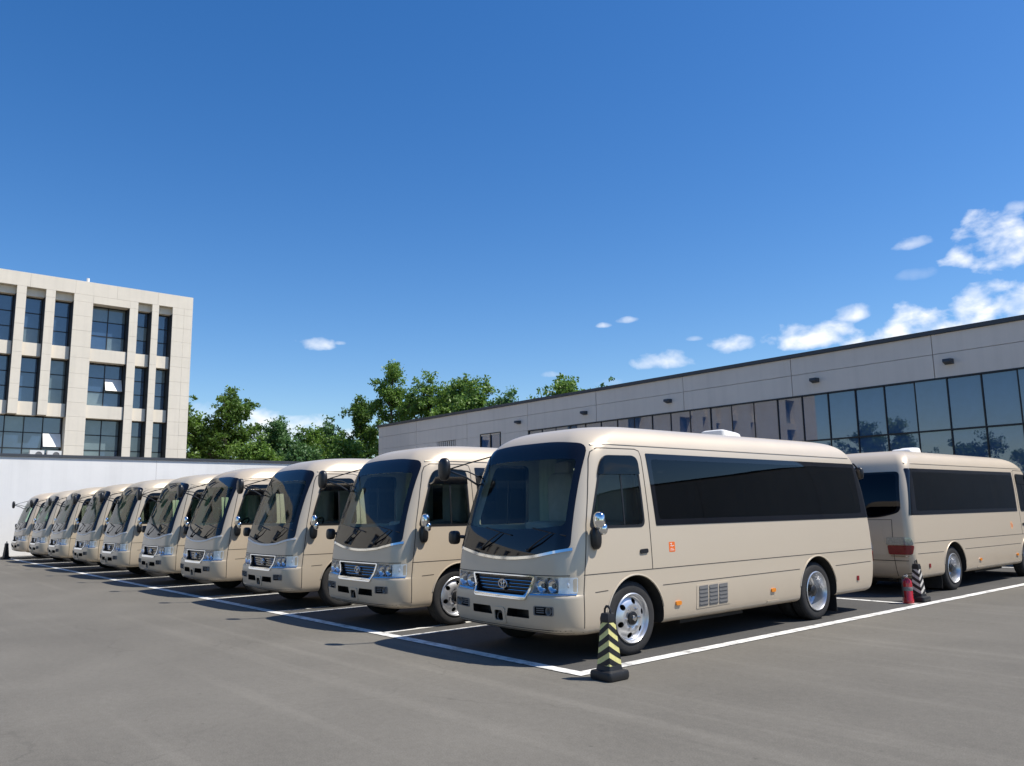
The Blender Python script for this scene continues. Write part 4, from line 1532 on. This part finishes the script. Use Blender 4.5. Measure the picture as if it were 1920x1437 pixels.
    ux, uz = Vector((1, 0, 0)), Vector((0, 0.62, 0.78))
    stw.tube([c + (ux * math.cos(t) + uz * math.sin(t)) * 0.215 for t in [2 * math.pi * q / 32 for q in range(33)]], 0.016, 8, False)
    stw.tube([c - ux * 0.21, c, c + ux * 0.21], [0.014, 0.03, 0.014], 8).tube([c, c + Vector((0, -0.2, -0.16))], 0.035, 8)
    stw.build('steering_wheel', M_DASH, root, 60)

    def seat_mesh():
        s = MB()

        def cushion(c, r, pw=0.35):
            s.ellipsoid(c, r, 20, 12, pw)
        cushion((0, 0, 0.42), (0.25, 0.25, 0.085))
        cushion((0, 0.26, 0.78), (0.24, 0.085, 0.34))
        cushion((0, 0.28, 1.17), (0.14, 0.055, 0.095))
        s.box(-0.2, 0.2, -0.15, 0.2, 0.0, 0.36)
        return s
    seat0 = seat_mesh().build('seat', M_SEAT, root, 50)
    seat0.location = (0.45, 0.12, 0.96)
    for (x, y) in ((-0.45, 0.12), (0.62, 1.1), (0.1, 1.1), (-0.62, 1.1), (0.62, 2.0), (0.1, 2.0), (-0.62, 2.0), (0.62, 3.0), (-0.62, 3.0), (0.62, 4.2), (0, 4.2), (-0.62, 4.2)):
        share('seat', seat0.data, root, (x, y, 0.96))
    # pleated curtains by the cab bulkhead
    for (x0, y0, x1, y1) in ((-0.90, 0.36, -0.70, 0.50), (0.90, 0.36, 0.80, 0.46), (-0.25, 0.66, 0.08, 0.66)):
        vs_, fs_ = [], []
        nk = 28
        for i in range(nk + 1):
            t = i / nk
            off = 0.022 * math.sin(t * nk * 0.9)
            for z in (1.05 if abs(x0) < 0.5 else 1.30, 2.28):
                for dd in (0, 0.006):
                    vs_.append((x0 + (x1 - x0) * t, y0 + (y1 - y0) * t + off + dd, z))
        for i in range(nk):
            b = i * 4
            fs_ += [(b, b + 4, b + 6, b + 2), (b + 1, b + 3, b + 7, b + 5), (b + 2, b + 6, b + 7, b + 3), (b, b + 1, b + 5, b + 4)]
        mesh_obj('curtain', vs_, fs_, M_CURTAIN, root, 60)
    return root, S


BUS, BUS_SURF = make_bus()
BUS_Y = 6.981
BUS_X = -7.212
ROW = [0.0, 3.37, 6.66, 9.93, 13.15, 16.45, 19.95, 23.35, 26.80, 30.25]
ROW_DY = [0.0, 0.05, 0.03, 0.0, 0.06, -0.02, 0.05, 0.0, 0.04, 0.0]
ROW_RZ = [0.0, 0.15, -0.2, 0.1, 0.25, -0.1, 0.2, -0.2, 0.0, 0.15]
ROW_LABEL = [
    'champagne minibus at the row corner, its whole dark-windowed flank showing, beside the yellow striped post',
    'champagne minibus with chrome-headed door mirror, directly next to the corner bus of the row',
    'champagne minibus in the front row, third counted from the yellow striped post',
    'champagne minibus in the front row, fourth counted from the yellow striped post',
    'champagne minibus in the front row, fifth counted from the yellow striped post',
    'champagne minibus in the front row, fifth counted from the white wall',
    'champagne minibus in the front row, fourth counted from the white wall',
    'champagne minibus in the front row, third counted from the white wall',
    'champagne minibus second from the white wall in the front row',
    'champagne minibus at the far end of the front row, beside the white wall',
]
GROUP = 'champagne minibuses parked side by side'
buses = [BUS] + [copy_tree(BUS) for _ in ROW[1:]]
for o, dx, dy, rz, lab in zip(buses, ROW, ROW_DY, ROW_RZ, ROW_LABEL):
    o.location = (BUS_X - dx, BUS_Y + dy, 0)
    o.rotation_euler = (0, 0, R(rz))
    tag(o, lab, 'minibus', GROUP)
tailbus = copy_tree(BUS)
tailbus.location = (-7.45, 20.2, 0)
tailbus.rotation_euler = (0, 0, math.pi)
tag(tailbus, 'champagne minibus facing away with red tail lamps and dark rear window, beside the fire extinguisher', 'minibus', GROUP)
for ch in list(tailbus.children):
    if ch.name.startswith('tail_mirror') or ch.name.startswith('air_intake'):
        for g_ in list(ch.children):
            bpy.data.objects.remove(g_)
        bpy.data.objects.remove(ch)
for ch in tailbus.children:
    if ch.type == 'MESH' and ch.data.materials[0] == M_CLEAR:
        ch.data = ch.data.copy()
        ch.data.materials[0] = M_TINT
for k_, o in enumerate(buses[2:]):
    for ch in list(o.children):
        if k_ >= 1 and ch.type == 'MESH' and ch.data.materials[0] == M_WSCREEN:
            ch.data = ch.data.copy()
            ch.data.materials[0] = M_WSCREEN2
        if ch.name.startswith('chrome_strip'):
            ch.data = ch.data.copy()
            ch.data.materials[0] = M_WHITE
TONES = [(1.0, 1.0, 1.0), (1.0, 0.985, 0.96), (0.96, 0.955, 0.95), (1.0, 0.97, 0.93), (0.95, 0.95, 0.93), (1.0, 1.0, 0.98), (0.97, 0.95, 0.90), (1.0, 0.98, 0.93), (0.96, 0.96, 0.95), (1.0, 0.97, 0.95), (0.97, 0.96, 0.95)]
for o, tn_ in zip(buses + [tailbus], TONES):
    for ch in list(o.children_recursive):
        ch['tone'] = tn_
# orange notice on the flank of the corner bus
dec = BUS_SURF.patch(rpoly([(0.645, 1.095), (0.755, 1.095), (0.755, 1.21), (0.645, 1.21)], 0.012, 3, 1), 'L', 0.06, 0.0015, 0.001)
dec = mesh_obj('notice_sticker', dec[0], dec[1], M_ORANGE, buses[0])
mk = MB()
for (a, b, c_, d_) in ((0.665, 1.19, 0.70, 1.19), (0.69, 1.175, 0.69, 1.20), (0.668, 1.165, 0.735, 1.165), (0.70, 1.15, 0.70, 1.165), (0.67, 1.13, 0.69, 1.13), (0.70, 1.13, 0.72, 1.13), (0.665, 1.115, 0.735, 1.115)):
    mk.add(*BUS_SURF.strip([(a, b), (c_, d_)], 0.006, 'L', 0.05, 0.0028, -0.0014))
mk.build('sticker_print', M_WHITE, dec)
# round emblem sticker and grab-handle on the sliding-door side of the tail bus, grey lettering on the second bus
em = BUS_SURF.patch([(0.9 + 0.075 * math.cos(2 * math.pi * k / 24), 1.12 + 0.085 * math.sin(2 * math.pi * k / 24)) for k in range(24)], 'R', 0.06, 0.0015, 0.001)
em = mesh_obj('round_sticker', em[0], em[1], plain('peach_decal', (0.70, 0.42, 0.24), 0.5), tailbus)
mk = MB()
for (a, b, c_, d_) in ((0.945, 1.155, 0.905, 1.155), (0.925, 1.155, 0.925, 1.075), (0.885, 1.155, 0.885, 1.09), (0.885, 1.09, 0.855, 1.085), (0.885, 1.125, 0.855, 1.13), (0.855, 1.13, 0.855, 1.085)):
    mk.add(*BUS_SURF.strip([(a, b), (c_, d_)], 0.012, 'R', 0.05, 0.0030, -0.0014))
mk.build('sticker_print', M_ORANGE, em)

# ------------------------------------------------------------------ props
def warning_post(loc, rz, mat, label):
    root = empty('warning_post', loc, rz)
    tag(root, label, 'warning post', 'striped rubber warning posts')
    b = MB()
    o = rpoly([(-0.185, -0.185), (0.185, -0.185), (0.185, 0.185), (-0.185, 0.185)], 0.05, 4, 1)
    n = len(o)
    rows = [(0.97, 0.0), (1.0, 0.02), (1.0, 0.055), (0.95, 0.075), (0.68, 0.085), (0.62, 0.125)]
    b.add([(a * k, c * k, z) for k, z in rows for a, c in o],
          [(i * n + k, i * n + (k + 1) % n, (i + 1) * n + (k + 1) % n, (i + 1) * n + k) for i in range(5) for k in range(n)] + [tuple(5 * n + k for k in range(n)), tuple(range(n - 1, -1, -1))])
    b.build('base', M_CONE, root, 35)
    z0, z1, w0, w1 = 0.125, 0.52, 0.108, 0.066
    hw = lambda z: w0 + (w1 - w0) * (z - z0) / (z1 - z0)
    MB().add([(sx * hw(z), sy * hw(z), z) for z in (z0, z1) for sx, sy in ((-1, -1), (1, -1), (1, 1), (-1, 1))],
             [(0, 1, 5, 4), (1, 2, 6, 5), (2, 3, 7, 6), (3, 0, 4, 7), (4, 5, 6, 7)]).build('column', mat, root)
    # black chevrons: on every face the stripe climbs to the shared corner
    corners = [(-1, -1), (1, -1), (1, 1), (-1, 1)]
    for fi in range(4):
        a, c = corners[fi], corners[(fi + 1) % 4]
        peak_at_c = fi % 2 == 0
        nrm = ((a[0] + c[0]) / 2, (a[1] + c[1]) / 2)
        for k in range(5):
            zb = z0 - 0.06 + k * 0.108
            poly = []
            drop = 0.085

            def zt(u, base):
                return base + (drop * u if peak_at_c else drop * (1 - u))
            m = 4
            lo = [(i / m, zt(i / m, zb)) for i in range(m + 1)]
            hi = [(i / m, zt(i / m, zb + 0.054)) for i in range(m + 1)]
            vs_, fs_ = [], []
            for (u, za), (_, zc) in zip(lo, hi):
                za, zc = max(z0, min(z1, za)), max(z0, min(z1, zc))
                for z in (za, zc):
                    for off in (-0.001, 0.003):
                        s = hw(z)
                        vs_.append(((a[0] + (c[0] - a[0]) * u) * s + nrm[0] * off, (a[1] + (c[1] - a[1]) * u) * s + nrm[1] * off, z))
            if max(v[2] for v in vs_) - min(v[2] for v in vs_) < 0.01:
                continue
            for i in range(m):
                q = i * 4
                fs_ += [(q + 1, q + 5, q + 7, q + 3), (q, q + 2, q + 6, q + 4), (q + 2, q + 3, q + 7, q + 6), (q, q + 4, q + 5, q + 1)]
            fs_ += [(0, 1, 3, 2), (4 * m, 4 * m + 2, 4 * m + 3, 4 * m + 1)]
            mesh_obj('stripe', vs_, fs_, M_CONE, root)
    t = MB()
    t.add([(sx * q, sy * q, z) for q, z in ((0.068, 0.521), (0.070, 0.555), (0.058, 0.60), (0.05, 0.605)) for sx, sy in ((-1, -1), (1, -1), (1, 1), (-1, 1))],
          [(i * 4 + k, i * 4 + (k + 1) % 4, i * 4 + 4 + (k + 1) % 4, i * 4 + 4 + k) for i in range(3) for k in range(4)] + [(12, 13, 14, 15)])
    t.tube([(-0.05, 0, 0.60), (-0.045, 0, 0.64), (-0.02, 0, 0.665), (0.02, 0, 0.665), (0.045, 0, 0.64), (0.05, 0, 0.60)], 0.014, 8)
    t.build('lifting_handle', M_CONE, root, 40)
    root.scale = (0.76, 0.76, 1.0)
    return root


warning_post((-5.56, 5.89, LZ), 0.0, M_YELLOW, 'yellow and black chevron warning post at the painted corner by the front wheel')
warning_post((-6.16, 14.02, LZ), math.pi / 2, M_WREFL, 'grey-white and black striped warning post next to the fire extinguisher')
warning_post((-37.9, 5.7, LZ), 0.3, M_CONE, 'all-black warning post at the foot of the white wall')

# fire extinguisher
ex = empty('fire_extinguisher', (-6.16, 13.62, LZ))
tag(ex, 'red fire extinguisher standing on the ground by the grey-white striped post', 'extinguisher')
MB().lathe([(0.001, 0.0), (0.082, 0.0), (0.086, 0.012), (0.086, 0.06), (0.078, 0.075), (0.078, 0.31), (0.074, 0.345), (0.055, 0.375), (0.026, 0.392), (0.024, 0.41), (0.001, 0.411)], 32, 'z').build('cylinder', M_RED, ex, 40)
MB().lathe([(0.0785, 0.20), (0.0797, 0.202), (0.0797, 0.258), (0.0785, 0.26)], 32, 'z').build('label_band', M_GREYPL, ex, 40)
MB().lathe([(0.028, 0.412), (0.03, 0.43), (0.018, 0.45), (0.001, 0.45)], 16, 'z').build('valve', M_CHROME, ex, 40)
hd = MB().add([(-0.02, -0.012, 0.452), (0.10, -0.014, 0.475), (0.10, 0.014, 0.475), (-0.02, 0.012, 0.452), (-0.02, -0.012, 0.460), (0.10, -0.014, 0.483), (0.10, 0.014, 0.483), (-0.02, 0.012, 0.460)],
              [(0, 3, 2, 1), (4, 5, 6, 7), (0, 1, 5, 4), (1, 2, 6, 5), (2, 3, 7, 6), (3, 0, 4, 7)])
hd.add([(0.01, -0.012, 0.428), (0.11, -0.014, 0.424), (0.11, 0.014, 0.424), (0.01, 0.012, 0.428), (0.01, -0.012, 0.436), (0.11, -0.014, 0.432), (0.11, 0.014, 0.432), (0.01, 0.012, 0.436)],
       [(0, 3, 2, 1), (4, 5, 6, 7), (0, 1, 5, 4), (1, 2, 6, 5), (2, 3, 7, 6), (3, 0, 4, 7)])
hd.build('lever', M_BLACK, ex)
MB().tube([(0.0, -0.025, 0.43), (-0.02, -0.08, 0.43), (-0.03, -0.105, 0.36), (-0.03, -0.10, 0.20), (-0.03, -0.10, 0.10)], [0.011, 0.011, 0.011, 0.011, 0.016], 8).build('hose', M_BLACK, ex, 50)
MB().lathe([(0.001, 0.0), (0.016, 0.0), (0.016, -0.012), (0.001, -0.012)], 14, 'y', (0.02, -0.02, 0.44)).build('gauge', M_WHITE, ex, 40)

# air-conditioner outdoor units bracketed to the office wall just above the wall top
for k, (y, lab) in enumerate(((10.25, 'white air conditioner unit under the ground-storey office window, by the frame of the open casement'),
                              (11.25, 'white air conditioner unit nearest the blank pier of the office block'))):
    ac = empty('air_conditioner', (-59.78, y, 5.30))
    tag(ac, lab, 'air conditioner', 'air conditioner units on the office wall')
    MB().box(-0.19, 0.17, -0.41, 0.41, 0.03, 0.60).build('casing', M_WHITE, ac)
    MB().lathe([(0.20, 0.172), (0.20, 0.185), (0.17, 0.187), (0.165, 0.175), (0.001, 0.174)], 24, 'x', (0, 0.1, 0.32)).build('fan_grille', M_GREYPL, ac, 40)
    MB().box(-0.21, 0.12, -0.36, -0.32, -0.05, 0.028).box(-0.21, 0.12, 0.32, 0.36, -0.05, 0.028).build('bracket', M_FRAME, ac)
